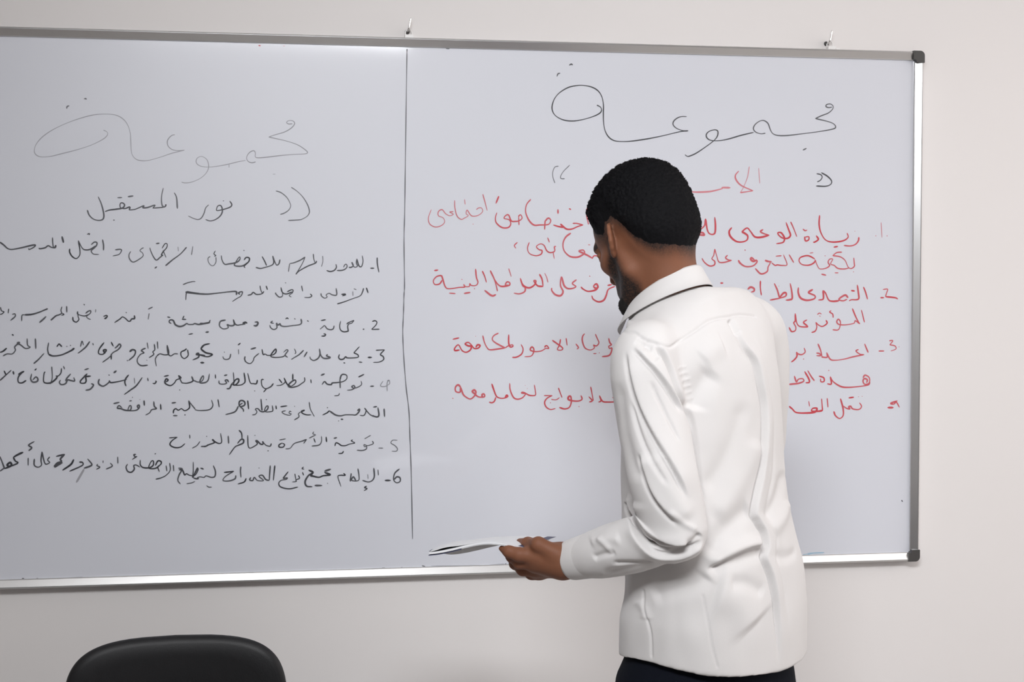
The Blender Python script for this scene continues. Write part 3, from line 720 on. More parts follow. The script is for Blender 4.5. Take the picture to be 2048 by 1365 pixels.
    ('item_numeral', 'red', '''
24:11033,2003 11057,1648
41:10899,1690 10909,1685
41:11179,1692 11189,1682'''),
    ('text_line_red_1', 'red', '''
51:10485,1652 10473,1568 10398,1483 10272,1447 10120,1458
34:10383,1795 10390,1788
45:10194,1746 10220,1650 10094,1566 9842,1536 9666,1587 9551,1754 9507,1945 9516,2159
43:9868,1416 9969,1434
50:9439,1682 9490,1598 9403,1534 9365,1533
45:9151,1656 9177,1561 9252,1585 9251,1657 9151,1644
52:9112,1835 9163,1799 9213,1812
38:8812,1999 8887,1845 8964,1655
50:8700,1987 8763,1821 8809,1690 8739,1618 8615,1625 8527,1688 8502,1743 8577,1748 8639,1677 8665,1606 8628,1522 8467,1491
54:8142,1817 8080,1769 8167,1722 8291,1687
54:8291,1687 8093,1638 7945,1649 7845,1767 7758,1850 7648,1766 7697,1731 7772,1672 7760,1577 7649,1529 7501,1540 7365,1646 7328,1764 7389,1859
51:6982,2092 7000,1903 6984,1726 6886,1702 6812,1784 6762,2055
53:6762,2055 6738,1902 6641,1807 6544,1712 6727,1678 6690,1736 6593,1724 6471,1712 6373,1699
30:3988,2313 3953,2173 4001,1941 4013,1918
48:3645,1927 3739,1927 3882,1894
48:3882,1894 3763,1858 3621,1799 3502,1798 3408,1867 3360,1913
48:3360,1913 3419,1844 3313,1855 3195,1889
52:3561,2262 3597,2240
43:3301,2242 3303,2144
43:3017,1980 3053,2027 3100,2039 3135,1981 3076,1900 2888,1887 2747,1886 2629,2000 2558,2184 2582,2346 2676,2462
39:3006,1992 2994,1783
38:2394,2068 2418,2103 2453,2103 2476,2034 2406,1976 2324,1963 2230,1974 2172,2101 2113,2100 2066,2031 2183,1997 2218,1905 2160,1824 2020,1823 1891,1926 1868,2041 1903,2156
34:2399,2068 2406,1883
50:1945,2524 1880,2363
27:1582,2566 1635,2383 1681,2200
27:1437,2221 1484,2256 1554,2256 1577,2176 1484,2095 1368,2071 1298,2105 1228,2208 1205,2127 1252,2082 1159,2024 1089,2000 997,2080 951,2262 946,2423
32:1356,1899 1367,1894
23:1171,2448 1182,2333
27:916,2171 835,2159 916,2113 835,2078 743,2123 662,2214 581,2168 581,2076 685,2031 719,1940 650,1860 512,1824 385,1892 356,2029 420,2212'''),
    ('text_line_red_2', 'red', '''
36:10363,1171 10377,1040 10377,968 10302,919 10226,955 10148,1111 10022,1194 9845,1218
36:9845,1218 9945,1290 10071,1302
36:10251,931 10125,907 9973,923 9884,990 9796,1026 9846,1134 9770,1134 9733,1062 9771,990 9696,930 9571,906 9495,941 9406,1132
40:9405,1144 9242,1215 9067,1179 9023,1095 9093,1012 9244,993 9369,1037 9431,1109
41:9571,786 9685,762
29:9898,818 9987,818
34:10353,843 10366,838
33:9651,1217 9664,1212
31:9279,1275 9367,1287
36:8779,1238 8893,1054
35:8642,1237 8731,1011 8619,987 8495,999 8445,987 8358,1046
35:8456,1201 8593,1213
45:8357,1070 8246,1081 8208,1105 8320,1058 8271,950 8247,843 8099,791 7962,914
54:7948,1104 7874,1163 7849,1127 7911,1080 7985,1104 7998,1057 7899,973 7726,961 7603,1032 7553,1103
59:7707,1345 7719,1335
35:7294,1220 7245,1161 7307,1114 7393,1102
35:7393,1102 7209,1054 7086,1066 7036,1196 6986,1361
37:6986,1361 6962,1219 6919,1136 6987,1077 6976,995 6865,971 6743,1053 6681,1147
35:6461,1288 6510,1123
48:4313,1198 4253,1186 4146,1197 4098,1139
48:4110,1132 4003,1196 3883,1254 3788,1300 3883,1324 3919,1266 3860,1208 3741,1161 3574,1183 3444,1311 3420,1473 3479,1612 3597,1706
27:4002,1448 4050,1441
34:3254,1403 3219,1391 3231,1310 3195,1263 3219,1124
34:3231,1286 3124,1263 3042,1309 2983,1424 2900,1459 2806,1400 2865,1331 2935,1308 2912,1227 2794,1192 2653,1238 2601,1353 2641,1492
43:3065,1599 3105,1495
32:2371,1491 2300,1421 2336,1357'''),
    ('item_numeral', 'red', '''
44:11094,427 11208,434 11184,343 11159,258
49:11159,258 11397,234 11466,202
41:11032,234 11121,234'''),
    ('text_line_red_3', 'red', '''
39:10610,487 10662,367 10714,198
48:10457,535 10484,367 10498,223 10435,187 10321,187 10258,163
46:10306,403 10395,391
55:10232,235 10155,295 10005,199 10106,163 10207,199
55:10005,163 9853,151 9752,187 9676,343 9612,403
53:9612,403 9626,295 9614,200 9501,181
57:9361,427 9261,355 9412,284 9400,212 9225,176 9074,224 9011,344 9010,475
54:8809,570 8848,391 8861,224 8799,189 8712,181
45:8423,570 8499,415 8550,237
54:8550,237 8649,344 8711,344 8699,272 8550,225 8326,182
33:8530,511 8540,506
47:8087,629 8088,463 8114,296
56:7784,434 7853,482 7932,451 7933,392 7866,368
51:7125,576 7187,576
50:4458,521 4554,540
50:4626,498 4506,451 4458,404 4423,287 4363,182 4244,147 4124,206 4088,288
55:4123,509 4195,556 4231,486 4183,451 4123,498
55:4231,486 4171,416 4004,386 3885,439 3837,486
62:4032,735 4046,726
50:3730,649 3635,567 3718,497 3647,455 3528,451 3445,521 3397,683 3374,718
52:3374,706 3362,521 3421,381 3362,288 3244,311 3161,404 3161,462
29:2995,799 3042,706 3073,590
43:2877,775 2936,660 2960,497
48:2960,497 2842,509 2783,567 2747,625 2794,625 2771,544 2677,474 2583,474 2488,543 2437,682
43:2437,682 2489,520 2547,474 2536,381 2418,330 2289,347
29:2172,901 2230,717
52:2090,543 2137,601 2195,578 2183,520 2090,532
50:2183,520 2019,497 1926,543 1844,658
43:1751,854 1844,658 1891,497 1914,393
50:1879,312 1786,289 1622,409
41:1571,842 1623,727 1664,589
38:1418,888 1436,704 1471,589 1424,520 1320,520 1285,566
38:1285,566 1273,497 1180,497 1146,543
40:1146,543 1169,485 1041,474 810,446 729,497 671,680 637,737 533,714 464,623 498,542 602,554 660,634
43:821,347 960,336
43:1157,340 1296,363
43:1102,658 1113,648
31:1385,451 1399,442
52:487,852 568,863'''),
    ('text_line_red_4', 'red', '''
31:10564,-54 10642,-344
41:10340,-18 10413,-186 10490,-331 10529,-379
41:10529,-379 10414,-307 10376,-367 10161,-402 10009,-389 9958,-329 9996,-269 10047,-329 10035,-449 9985,-521 9859,-516
34:9817,-65 9780,-100 9856,-149 9869,-233
43:9693,-292 9719,-364 9606,-436 9505,-399 9442,-339
41:9442,-339 9468,-447 9431,-543 9343,-578
33:9478,-160 9528,-124 9579,-148
31:9529,-188 9554,-198
45:9228,-279 9141,-338 9217,-410 9229,-446 9054,-433 8978,-349 8939,-134
45:8939,-134 8940,-301 8903,-349 8954,-445 8942,-529 8854,-552 8791,-456'''),
    ('item_numeral', 'red', '''
32:11262,-782 11351,-782 11275,-878
32:11275,-878 11404,-903 11430,-976 11302,-1024
34:11501,-923 11512,-933
34:11001,-1022 11136,-1023'''),
    ('text_line_red_5', 'red', '''
39:10650,-851 10741,-1056
41:10499,-982 10436,-1018 10538,-1091 10640,-1104
41:10640,-1104 10386,-1150 10133,-1209 9931,-1231 9805,-1206 9715,-1049
41:9715,-1049 9729,-1157 9628,-1157 9590,-1144
45:9499,-844 9563,-988 9602,-1144
41:9463,-1059 9539,-1072 9564,-1120 9464,-1119
45:9161,-937 9187,-1033 9099,-1093 8999,-1068 8974,-1032
43:8974,-1032 8987,-1128 8925,-1211 8850,-1266
45:9145,-1191 9155,-1201
39:4485,-685 4509,-779 4557,-837
43:4557,-837 4486,-872 4510,-919 4558,-908 4546,-1002 4486,-1083 4330,-1105
39:4173,-589 4221,-695 4258,-789 4198,-859 4126,-835
39:4126,-835 4150,-905 4055,-951 3935,-904 3875,-763 3875,-646 3923,-577
34:4127,-1034 4198,-1034
34:4261,-1014 4270,-1023
36:3720,-809 3780,-891 3744,-931
39:3494,-679 3518,-843
39:3174,-724 3292,-806 3411,-900 3388,-947 3293,-935 3340,-830 3364,-702
39:2996,-886 3020,-851 3056,-852 3091,-910 3020,-910 2914,-967 2772,-978 2666,-942 2701,-873 2748,-919 2737,-1012 2678,-1082 2536,-1092
38:2454,-813 2501,-918 2466,-1034 2348,-1102 2254,-1106
43:2172,-591 2172,-777 2207,-869 2266,-858 2254,-823 2160,-846 2090,-892
45:2090,-892 2019,-857 1855,-763 1797,-693 1832,-613 1937,-555
41:2090,-892 1926,-914 1762,-931 1692,-901 1622,-773 1580,-611
45:1423,-876 1458,-819 1517,-830 1482,-888 1388,-899 1319,-818 1249,-760 1179,-794 1249,-840 1319,-852 1295,-933 1202,-983 1109,-943 1028,-816 947,-885 947,-942 1051,-931
27:1414,-620 1421,-629
52:901,-688 1040,-659'''),
    ('text_line_red_6', 'red', '''
48:10619,-1647 10670,-1587 10772,-1648 10773,-1769 10672,-1805 10620,-1744 10645,-1671 10722,-1696 10709,-1769
46:10786,-1745 10748,-1817 10545,-1852 10240,-1872 10063,-1846 9885,-1736 9808,-1615
43:9808,-1615 9835,-1784 9734,-1783
53:9764,-1465 9774,-1475
41:9530,-1600 9644,-1638 9657,-1722 9582,-1733 9569,-1661
41:9253,-1466 9342,-1611 9418,-1707
48:9178,-1489 9279,-1658 9292,-1742 9205,-1753
48:8928,-1595 8979,-1727 9028,-1668 9129,-1657 9154,-1717 9029,-1764 8879,-1779 8804,-1785'''),
    ('item_numeral', 'red', '''
46:11480,-2201 11314,-2260 11391,-2285
46:11391,-2285 11455,-2238 11533,-2360
59:11238,-2361 11379,-2363'''),
    ('text_line_red_7', 'red', '''
46:10535,-2238 10587,-2324 10524,-2395 10371,-2381 10320,-2320 10269,-2332 10295,-2380 10219,-2367 10130,-2306
48:10065,-2136 10130,-2366 10132,-2535 10044,-2601 9942,-2532 9903,-2435
43:10268,-2121 10394,-2104
31:10504,-2093 10514,-2095
31:10593,-2087 10603,-2089
31:9736,-2120 9758,-2337
43:9598,-2130 9625,-2408
55:9625,-2408 9512,-2425 9360,-2416 9385,-2356 9486,-2358 9436,-2441 9235,-2462 8984,-2447 8883,-2362 8807,-2301
36:9283,-2187 9304,-2307
31:9235,-2450 9248,-2487
39:4729,-2119 4669,-2106 4585,-2035 4633,-2071
41:4729,-2131 4657,-2142 4465,-2146 4345,-2126 4272,-1996
39:4272,-1996 4309,-2114 4249,-2144
39:4068,-1794 4129,-2112
34:4021,-2016 4105,-2111 4033,-2141
52:3842,-1991 3866,-2073 3782,-2114 3627,-2105 3544,-2069 3556,-2011 3603,-2012 3615,-2140 3568,-2257 3461,-2291 3342,-2254
41:3790,-2236 3799,-2246
41:3317,-1810 3401,-2033
32:3341,-2032 3270,-2078 3199,-2077 3152,-2065
39:2986,-1981 3175,-1983
39:3175,-1983 3057,-2040 2998,-2133 3033,-2238 3128,-2298 3247,-2281
34:3128,-2141 3137,-2151
39:2761,-1734 2784,-1874 2784,-1967 2702,-1978 2631,-1965 2560,-1929 2466,-1917 2489,-1894 2560,-1929 2489,-2022 2372,-2055 2278,-2008 2207,-1844 2195,-1693
29:2591,-1813 2600,-1818
29:2544,-1743 2553,-1748
43:2090,-2017 2125,-1959 2148,-1994 2066,-2028 1972,-2027 1890,-1980 1832,-1840 1785,-1700
38:1878,-2003 1843,-2095 1785,-2129 1726,-2112
50:1574,-2011 1563,-1941 1609,-1930 1621,-1988 1551,-1999 1469,-1986 1388,-1916 1341,-1869 1388,-1835 1423,-1893 1376,-1985 1294,-2038 1201,-1995 1132,-1925 1074,-1762
56:1074,-1762 1016,-1716 957,-1773 969,-1865 1062,-1878 1074,-1762
43:894,-2014 904,-2024'''),
    ('divider_line', 'ink', '''
29:-114,5764 -121,5411 -153,3532 -173,2201 -191,1523 -182,555 -194,310 -206,-80 -223,-493 -209,-973 -154,-1734 -89,-2307 -68,-2935 -41,-3723 -16,-5177'''),
    ('stray_mark', 'ink', '''
34:-8453,-5796 -8412,-5797
37:-8153,-5806 -8121,-5805
18:-7559,-5813 -7192,-5803
41:-277,-5808 -243,-5808
20:-108,-5813 16,-5812
30:196,-5782 264,-5801
16:400,-5795 1514,-5810
16:1685,-5810 2064,-5797
28:2087,-5799 2121,-5794
32:11607,-4566 11632,-4603
18:-703,-5799 -635,-5801
25:756,5793 835,5791
20:11829,-2894 11890,-2800'''),
    ('stray_mark_red', 'red', '''
34:-3362,5755 -3319,5751
20:-2834,5758 -2790,5756'''),
    ('stray_mark_blue', 'blue', '''
48:9281,-5786 9416,-5766 9687,-5762
30:9170,-5794 9342,-5776'''),
]
INK_COL = {'ink': (.020, .021, .028), 'grey': (.13, .13, .15), 'grey2': (.055, .057, .068), 'dark': (.035, .036, .042), 'pale': (.33, .33, .36),
           'red': (.53, .045, .062), 'red2': (.60, .17, .20), 'blue': (.33, .50, .62)}
INK_NAME = {'ink': 'black', 'grey': 'thin black', 'grey2': 'black', 'dark': 'black', 'pale': 'smeared grey', 'red': 'red', 'red2': 'pale red', 'blue': 'light blue'}
M_ink = {k: mat('marker_'+k, v, .45, var=.12, vscale=60) for k, v in INK_COL.items()}
for m_ in M_ink.values(): attr_mix(m_, 'thin', (.690, .706, .765))
def ribbon(P, wd, y, rnd):
    """flat stroke of marker ink with rounded tapering ends"""
    L = np.linalg.norm(np.diff(P, axis=0), axis=1).sum()
    n = int(np.clip(L/.0016, 6, 700)); Q = spline(P, n) if len(P) > 1 else P
    T = np.gradient(Q, axis=0); T /= np.maximum(np.linalg.norm(T, axis=1), 1e-9)[:, None]
    Nn = np.stack([-T[:, 1], T[:, 0]], 1); s = np.linspace(0, L, n)
    e = np.minimum(s, L-s)/max(wd*1.2, 1e-5)
    wv = wd*(.5+.10*np.sin(s*95+rnd*9))*np.sqrt(np.clip(.25+e, .05, 1))
    A, B = Q+Nn*wv[:, None], Q-Nn*wv[:, None]
    a0, a1 = Q[0]-T[0]*wd*.25, Q[-1]+T[-1]*wd*.25
    V = [(*p, ) for p in np.vstack([A, B, a0, a1])]
    dy = np.concatenate([np.arange(n), np.arange(n), [0, n]])*(-6e-5/n)
    V = [(p[0], y+d_, p[1]) for p, d_ in zip(V, dy)]
    Fc = [(i, i+1, n+i+1, n+i) for i in range(n-1)]+[(2*n, 0, n), (2*n+1, 2*n-1, n-1)]
    return V, Fc
for name, ck, data in INK:
    parts = []; yy = -.0148; dens = []
    for ln in data.strip().split('\n'):
        wd, pts = ln.split(':'); P = np.array([[float(v) for v in q.split(',')] for q in pts.split()])/1e4
        P[:, 1] += .60
        yy -= 8e-6
        parts.append(ribbon(P, float(wd)/1e4*.72, yy, random.random()))
        dens.append(np.full(len(parts[-1][0]), np.clip(float(wd)/31, .55, 1)*random.uniform(.9, 1)))
    nm = 'handwritten_heading' if 'heading' in name else 'handwritten_line' if 'text' in name else name.replace('_red', '').replace('_blue', '').replace('_single', '')
    lab = {'handwritten_heading': INK_NAME[ck]+' marker heading in large Arabic handwriting', 'handwritten_line': INK_NAME[ck]+' marker line of Arabic handwriting',
           'divider_line': 'long wavering vertical black marker line', 'quotation_mark': INK_NAME[ck]+' marker quotation mark', 'item_numeral': INK_NAME[ck]+' marker numeral starting a line'}.get(nm, INK_NAME[ck]+' marker smudge')
    sets = [range(len(parts))]
    if nm == 'stray_mark': sets = [[i] for i in range(len(parts))]
    for ii in sets:
        V, Fc = join([parts[i] for i in ii])
        o = mesh_obj(nm, V, Fc, M_ink[ck], board, smooth=False)
        at = o.data.attributes.new('thin', 'FLOAT', 'POINT'); at.data.foreach_set('value', (1-np.concatenate([dens[i] for i in ii])).astype(np.float32))
        o['label'] = lab

# ------------------------------------------------------------------ chair
M_chair = mat('black_leatherette', (.009, .009, .0105), .5, bump=.12, bscale=420, spec=.4)
M_tube = mat('black_tube', (.02, .02, .022), .35)
ch = empty('chair', (-.513, -.30, 0), math.radians(1.5))
tag(ch, 'black chair with rounded padded backrest standing against the wall below the left of the whiteboard', 'chair')
def superpad(name, w2, h2, th, n, center, bend, tilt, m, parent, top_skew=0):
    """padded slab: superellipse outline, pillowed, bent about its vertical axis"""
    th_n, nr = 96, 9; V = []; t = np.linspace(0, 2*np.pi, th_n, endpoint=False)
    ox = np.sign(np.cos(t))*np.abs(np.cos(t))**(2/n)*w2; oz = np.sign(np.sin(t))*np.abs(np.sin(t))**(2/n)*h2
    lay = [(.0, -.5), (.45, -.5), (.8, -.47), (.93, -.38), (.985, -.2), (1, 0), (.985, .2), (.93, .38), (.8, .47), (.45, .5), (0, .5)]
    rings = []
    for s, d in lay:
        x, z = ox*max(s, 1e-4), (oz-.010*(ox/w2)**2*(oz > 0))*max(s, 1e-4)
        y = np.full_like(x, d*th)+bend*(x/w2)**2
        rings.append(np.stack([x, y, z+top_skew*x*(z > 0)], 1))
    R = np.array(rings); Vv, Fc = capped(R)
    ct, st = math.cos(tilt), math.sin(tilt)
    Vv = np.stack([Vv[:, 0], Vv[:, 1]*ct-Vv[:, 2]*st, Vv[:, 1]*st+Vv[:, 2]*ct], 1)+np.array(center)
    return mesh_obj(name, Vv, Fc, m, parent)
superpad('backrest', .2270, .205, .042, 4.6, (.005, .12, .642), -.035, .08, M_chair, ch)
superpad('seat', .235, .225, .055, 3.6, (0, -.15, .445), 0, math.pi/2, M_chair, ch)
for s in (-1, 1):
    V, Fc = tube([(s*.20, -.34, 0), (s*.205, -.33, .40), (s*.205, -.30, .412), (s*.205, .0, .412)], [.011]*4, 14, 40); mesh_obj('leg', V, Fc, M_tube, ch)
    V, Fc = tube([(s*.20, .15, 0), (s*.205, .06, .40), (s*.17, .10, .52), (s*.15, .135, .62)], [.011]*4, 14, 40); mesh_obj('leg', V, Fc, M_tube, ch)
V, Fc = tube([(-.205, .0, .405), (.205, .0, .405)], [.010]*2, 12, up=(0, 0, 1)); mesh_obj('crossbar', V, Fc, M_tube, ch)

# ------------------------------------------------------------------ person
MAN = (0.4728, -0.7538, 0.0000)
man = empty('person', MAN, -0.164447)
tag(man, 'man in white shirt seen from behind, reading papers in his left hand at the whiteboard', 'person')
def bodyaxes(deg):
    a = math.radians(deg); return np.array([math.cos(a), math.sin(a), 0]), np.array([-math.sin(a), math.cos(a), 0])   # right, forward

# --- arm joints (man frame: x right in view, y away, z up)
Ls, Le, Lw = np.array((-0.1377, -0.1350, 1.4495)), np.array((-0.0945, -0.1900, 1.1498)), np.array((-0.2609, -0.0600, 1.0845))
Rs, Re, Rw = np.array((0.0959, 0.1350, 1.4873)), np.array((0.1189, 0.2200, 1.2652)), np.array((0.0347, 0.4000, 1.2414))

# --- head frame
PHI, PIT, ROL = 38, 29, 0
hr, hf = bodyaxes(PHI); zz = np.array([0, 0, 1.])
cp, sp = math.cos(math.radians(PIT)), math.sin(math.radians(PIT))
hf2 = cp*hf-sp*zz; hu = cp*zz+sp*hf
HR = np.stack([hr, hf2, hu], 1)           # columns: right, forward, up
EAR = np.array([-.079, -.006, -.004])
HO = np.array((-0.1810, -0.0220, 1.6504))-HR@EAR
H = lambda p: HO+HR@np.asarray(p, float)

# head + neck field, in the head frame
def build_head():
    F_ = Field((-.125, -.15, -.21), (.125, .15, .155), .0021)
    E, C = F_.ell, F_.cone
    E((0, -.014, .042), (.0755, .095, .088), .01)
    E((0, .030, .040), (.064, .058, .062), .02)
    E((0, -.045, .01), (.066, .066, .07), .02)
    E((0, .040, -.022), (.056, .047, .062), .02)
    for s in (-1, 1):
        E((s*.044, .050, -.014), (.021, .028, .019), .018)
        C((s*.052, .012, -.056), (s*.024, .068, -.094), .015, .017, .02)
        C((s*.060, .010, -.01), (s*.053, .014, -.05), .012, .012, .02)
    E((0, .072, -.097), (.024, .022, .019), .015)
    E((0, .066, -.064), (.034, .031, .034), .015)
    C((-.034, .083, .031), (.034, .083, .031), .011, .011, .014)
    for s in (-1, 1):
        E((s*.032, .106, .008), (.017, .018, .012), .010, sub=True)
        E((s*.031, .079, .008), (.0125, .0125, .0125), .004)
        C((s*.018, .090, .017), (s*.046, .080, .015), .004, .0035, .004)
    C((0, .089, .022), (0, .103, -.022), .0085, .0115, .012)
    for s in (-1, 1): E((s*.0115, .095, -.027), (.009, .010, .008), .006)
    for s in (-1, 1):
        C((0, .0925, -.056), (s*.021, .084, -.062), .0065, .004, .005)
        C((0, .0915, -.070), (s*.019, .083, -.066), .0075, .004, .005)
    # neck
    Hi = lambda p: HR.T@(np.asarray(p, float)-HO)
    C((0, -.036, -.02), Hi(NECK), .054, .0535, .03)
    C((0, .02, -.080), Hi(NECK+A([0, 0, -.02])), .032, .042, .03)
    for s in (-1, 1):
        # ear: plate, helix rim, lobe; flared outwards and leaning back
        a = -math.radians(46)*s; tl = math.radians(-17)
        Rz = np.array([[math.cos(a), math.sin(a), 0], [-math.sin(a), math.cos(a), 0], [0, 0, 1]])
        Rx = np.array([[1, 0, 0], [0, math.cos(tl), -math.sin(tl)], [0, math.sin(tl), math.cos(tl)]])
        Re_ = Rx.T@Rz
        def ep(y, z, x=0): return np.array([s*.0735, .004, -.001])+Re_@np.array([s*x, y*.98, z*.80])
        E(ep(-.017, .002, .002), (.0046, .0170, .022), .003, R=Re_)
        rim = [(.003, .007), (.003, .022), (-.006, .033), (-.018, .036), (-.029, .030), (-.034, .015), (-.033, -.003), (-.0265, -.017), (-.018, -.026), (-.009, -.030)]
        for p, q in zip(rim[:-1], rim[1:]): C(ep(*p, .004), ep(*q, .004), .0038, .0038, .003)
        E(ep(-.010, -.026, .002), (.0050, .008, .010), .004, R=Re_)
        E(ep(-.010, -.002, .009), (.006, .009, .012), .003, R=Re_, sub=True)
    V, Fc = F_.mesh()
    return HO+V@HR.T, Fc
NECK = np.array((-0.0748, -0.0000, 1.5433))
headV, headF = build_head()

# left hand: thumb on top of the papers, fingers closed underneath
def build_hand(lo, hi, palm, fingers, h=.0018, k=.008):
    F_ = Field(lo, hi, h)
    for a, b, ra, rb in palm: F_.cone(a, b, ra, rb, .02)
    for ch_ in fingers:
        for (a, ra), (b, rb) in zip(ch_[:-1], ch_[1:]): F_.cone(a, b, ra, rb, k)
        for (a, ra) in ch_[1:-1]: F_.ell(a, (ra*1.06,)*3, .003)
    return F_.mesh()
Lpalm = [(A((-0.2408, -0.0650, 1.0864)), A((-0.2759, -0.0580, 1.0833)), .027, .0265), (A((-0.2759, -0.0580, 1.0851)), A((-0.3174, -0.0520, 1.0938)), .0265, .021),
         (A((-0.2756, -0.0500, 1.0783)), A((-0.3226, -0.0450, 1.0791)), .026, .019), (A((-0.2749, -0.0300, 1.0728)), A((-0.3239, -0.0150, 1.0645)), .023, .018), (A((-0.2789, -0.0150, 1.0682)), A((-0.3164, 0.0050, 1.0526)), .018, .014)]
Lfing = [[(A((-0.2878, -0.0720, 1.0983)), .0165), (A((-0.3186, -0.0700, 1.1139)), .0125), (A((-0.3368, -0.0350, 1.1096)), .0105), (A((-0.3509, -0.0050, 1.1063)), .008)],
         [(A((-0.3211, -0.0580, 1.0913)), .0155), (A((-0.3530, -0.0600, 1.0943)), .0115), (A((-0.3707, -0.0550, 1.0988)), .0098), (A((-0.3831, -0.0460, 1.1026)), .0062)],
         [(A((-0.3244, -0.0450, 1.0782)), .0150), (A((-0.3520, -0.0420, 1.0777)), .0112), (A((-0.3653, -0.0250, 1.0845)), .0098), (A((-0.3762, -0.0050, 1.0890)), .0075)],
         [(A((-0.3222, -0.0200, 1.0619)), .0140), (A((-0.3455, -0.0140, 1.0598)), .0112), (A((-0.3599, 0.0050, 1.0663)), .0095), (A((-0.3672, 0.0200, 1.0763)), .0072)],
         [(A((-0.3146, -0.0000, 1.0508)), .0125), (A((-0.3299, 0.0120, 1.0467)), .0100), (A((-0.3452, 0.0300, 1.0524)), .0082), (A((-0.3525, 0.0400, 1.0617)), .0065)]]
allp = A([p for c_ in Lfing for p, _ in c_]+[p for a, b, _, _ in Lpalm for p in (a, b)])
lhV, lhF = build_hand(allp.min(0)-.04, allp.max(0)+.04, Lpalm, Lfing)
# right hand, resting closed in front of the body
d = (Rw-Re)/np.linalg.norm(Rw-Re); side = np.cross(d, zz); side /= np.linalg.norm(side); dn = np.cross(side, d)
q = lambda a, b, c_: Rw+d*a+side*b+dn*c_
Rpalm = [(q(-.02, 0, 0), q(.02, 0, 0), .026, .026), (q(.03, -.018, 0), q(.075, -.024, .0), .021, .016), (q(.03, .0, 0), q(.078, .0, .003), .022, .017), (q(.03, .018, 0), q(.072, .022, 0), .020, .014)]
Rf = []
for i, (b, L) in enumerate(((-.030, .040), (-.010, .045), (.011, .042), (.030, .034))):
    Rf.append([(q(.075, b, .004), .0100), (q(.075+L*.8, b, -.006), .0092), (q(.075+L, b, -.030), .0085), (q(.075+L*.55, b, -.045), .0072)])
Rf.append([(q(.02, -.028, -.008), .0135), (q(.055, -.046, -.020), .0108), (q(.082, -.036, -.032), .0092), (q(.10, -.022, -.038), .0075)])
allp = A([p for c_ in Rf for p, _ in c_]+[p for a, b, _, _ in Rpalm for p in (a, b)])
rhV, rhF = build_hand(allp.min(0)-.04, allp.max(0)+.04, Rpalm, Rf)

# pelvis, legs, feet positions
br, bf = bodyaxes(46)
PEL = np.array((-0.0059, -0.0000, 0.8691))
def leg(s):
    hip = PEL+br*s*.085+np.array([0, 0, -.0]); knee = PEL+br*s*.10+bf*.02; knee[2] = .50; ank = PEL+br*s*.11-bf*.02; ank[2] = .09
    return hip, knee, ank
def build_torso():
    lo = A([-.34, -.36, -.06]); hi = A([.30, .48, 1.62]); F_ = Field(lo, hi, .007)
    chest = np.array((-0.0301, -0.0000, 1.4009))
    F_.ell(chest, (.12, .09, .17), .03, R=np.stack([br, bf, zz], 1)); F_.ell(np.array((-0.0146, -0.0000, 1.1836)), (.115, .085, .18), .05, R=np.stack([br, bf, zz], 1))
    F_.ell(PEL+A([0, 0, .03]), (.125, .095, .12), .05, R=np.stack([br, bf, zz], 1))
    F_.cone(Ls+(Rs-Ls)*.12, Rs+(Ls-Rs)*.12, .034, .034, .04); F_.cone((Ls+Rs)/2, NECK+A([0, 0, -.02]), .06, .048, .05)
    F_.cone(Ls, Le+A([.006, 0, .006]), .034, .026, .03); F_.cone(Le+A([.006, 0, .002]), Lw, .026, .024, .01); F_.cone(Rs, Re, .034, .030, .03); F_.cone(Re, Rw, .030, .024, .02)
    for s in (-1, 1):
        hip, knee, ank = leg(s); F_.cone(hip, knee, .070, .047, .04); F_.cone(knee, ank, .047, .034, .03); F_.cone(ank-A([0, 0, .03]), ank+bf*.15-A([0, 0, .055]), .03, .018, .02)
    return F_.mesh()
toV, toF = build_torso()
bV, bF = join([(headV, headF), (lhV, lhF), (rhV, rhF), (toV, toF)])
bV, bF = remesh(bV, bF, .0024, 2)


SKIN = (.205, .083, .045)
M_skin = mat('skin', SKIN, .6, bump=.10, bscale=260, var=.10, vscale=14, sss=.08, spec=.28)
attr_mix(M_skin, 'stubble', (.016, .012, .011), noise=.55, nscale=330)
M_hair = mat('black_hair', (.0045, .0045, .0055), .75, bump=.4, bscale=520, var=.4, vscale=160, spec=.12)

# hair and beard masks in the head frame
loc = (bV-HO)@HR
x_, y_, z_ = loc.T
inhead = (np.abs(x_) < .105) & (np.abs(y_) < .14) & (z_ > -.135) & (z_ < .16)
LB = A([(.10, .104), (.078, .092), (.064, .062), (.050, .036), (.034, .020), (.020, .016), (.006, .032), (-.014, .032), (-.028, .010), (-.040, -.022), (-.060, -.052), (-.085, -.070), (-.12, -.078)])[::-1]
zb = np.interp(y_, LB[:, 0], LB[:, 1])
hd = z_-zb                                                     # height above the hairline
ear = (np.abs(x_) > .0770) & (y_ > -.04) & (y_ < .02) & (np.abs(z_) < .045)
hd = hd+0.0016*(np.sin(260*x_+40*z_)*np.sin(310*y_+200*z_)+.6*np.sin(720*x_+330*z_)*np.sin(640*y_-200*x_))
hairm = np.where(inhead & ~ear, sstep(-.002, .060, hd), 0)
fade = np.where(inhead & ~ear, sstep(-.030, .020, hd+.004*np.sin(x_*90)), 0)
CK = A([(-.01, -.030), (.014, .004), (.030, .004), (.050, -.014), (.072, -.040), (.11, -.040)])
zc = np.interp(y_, CK[:, 0], CK[:, 1])
back = np.interp(z_, [-.12, -.085, -.04, .02], [.010, -.004, .002, .012])
lips = ((np.abs(x_) < .023) & (z_ > -.077) & (z_ < -.055) & (y_ > .083))
bd = np.minimum(zc-z_, (y_-back)*1.0)
nose = (np.abs(x_) < .024) & (z_ > -.046) & (y_ > .085)
beardm = np.where(inhead & ~lips & ~nose & ~ear & (z_ > -.125), sstep(-.002, .022, bd), 0)
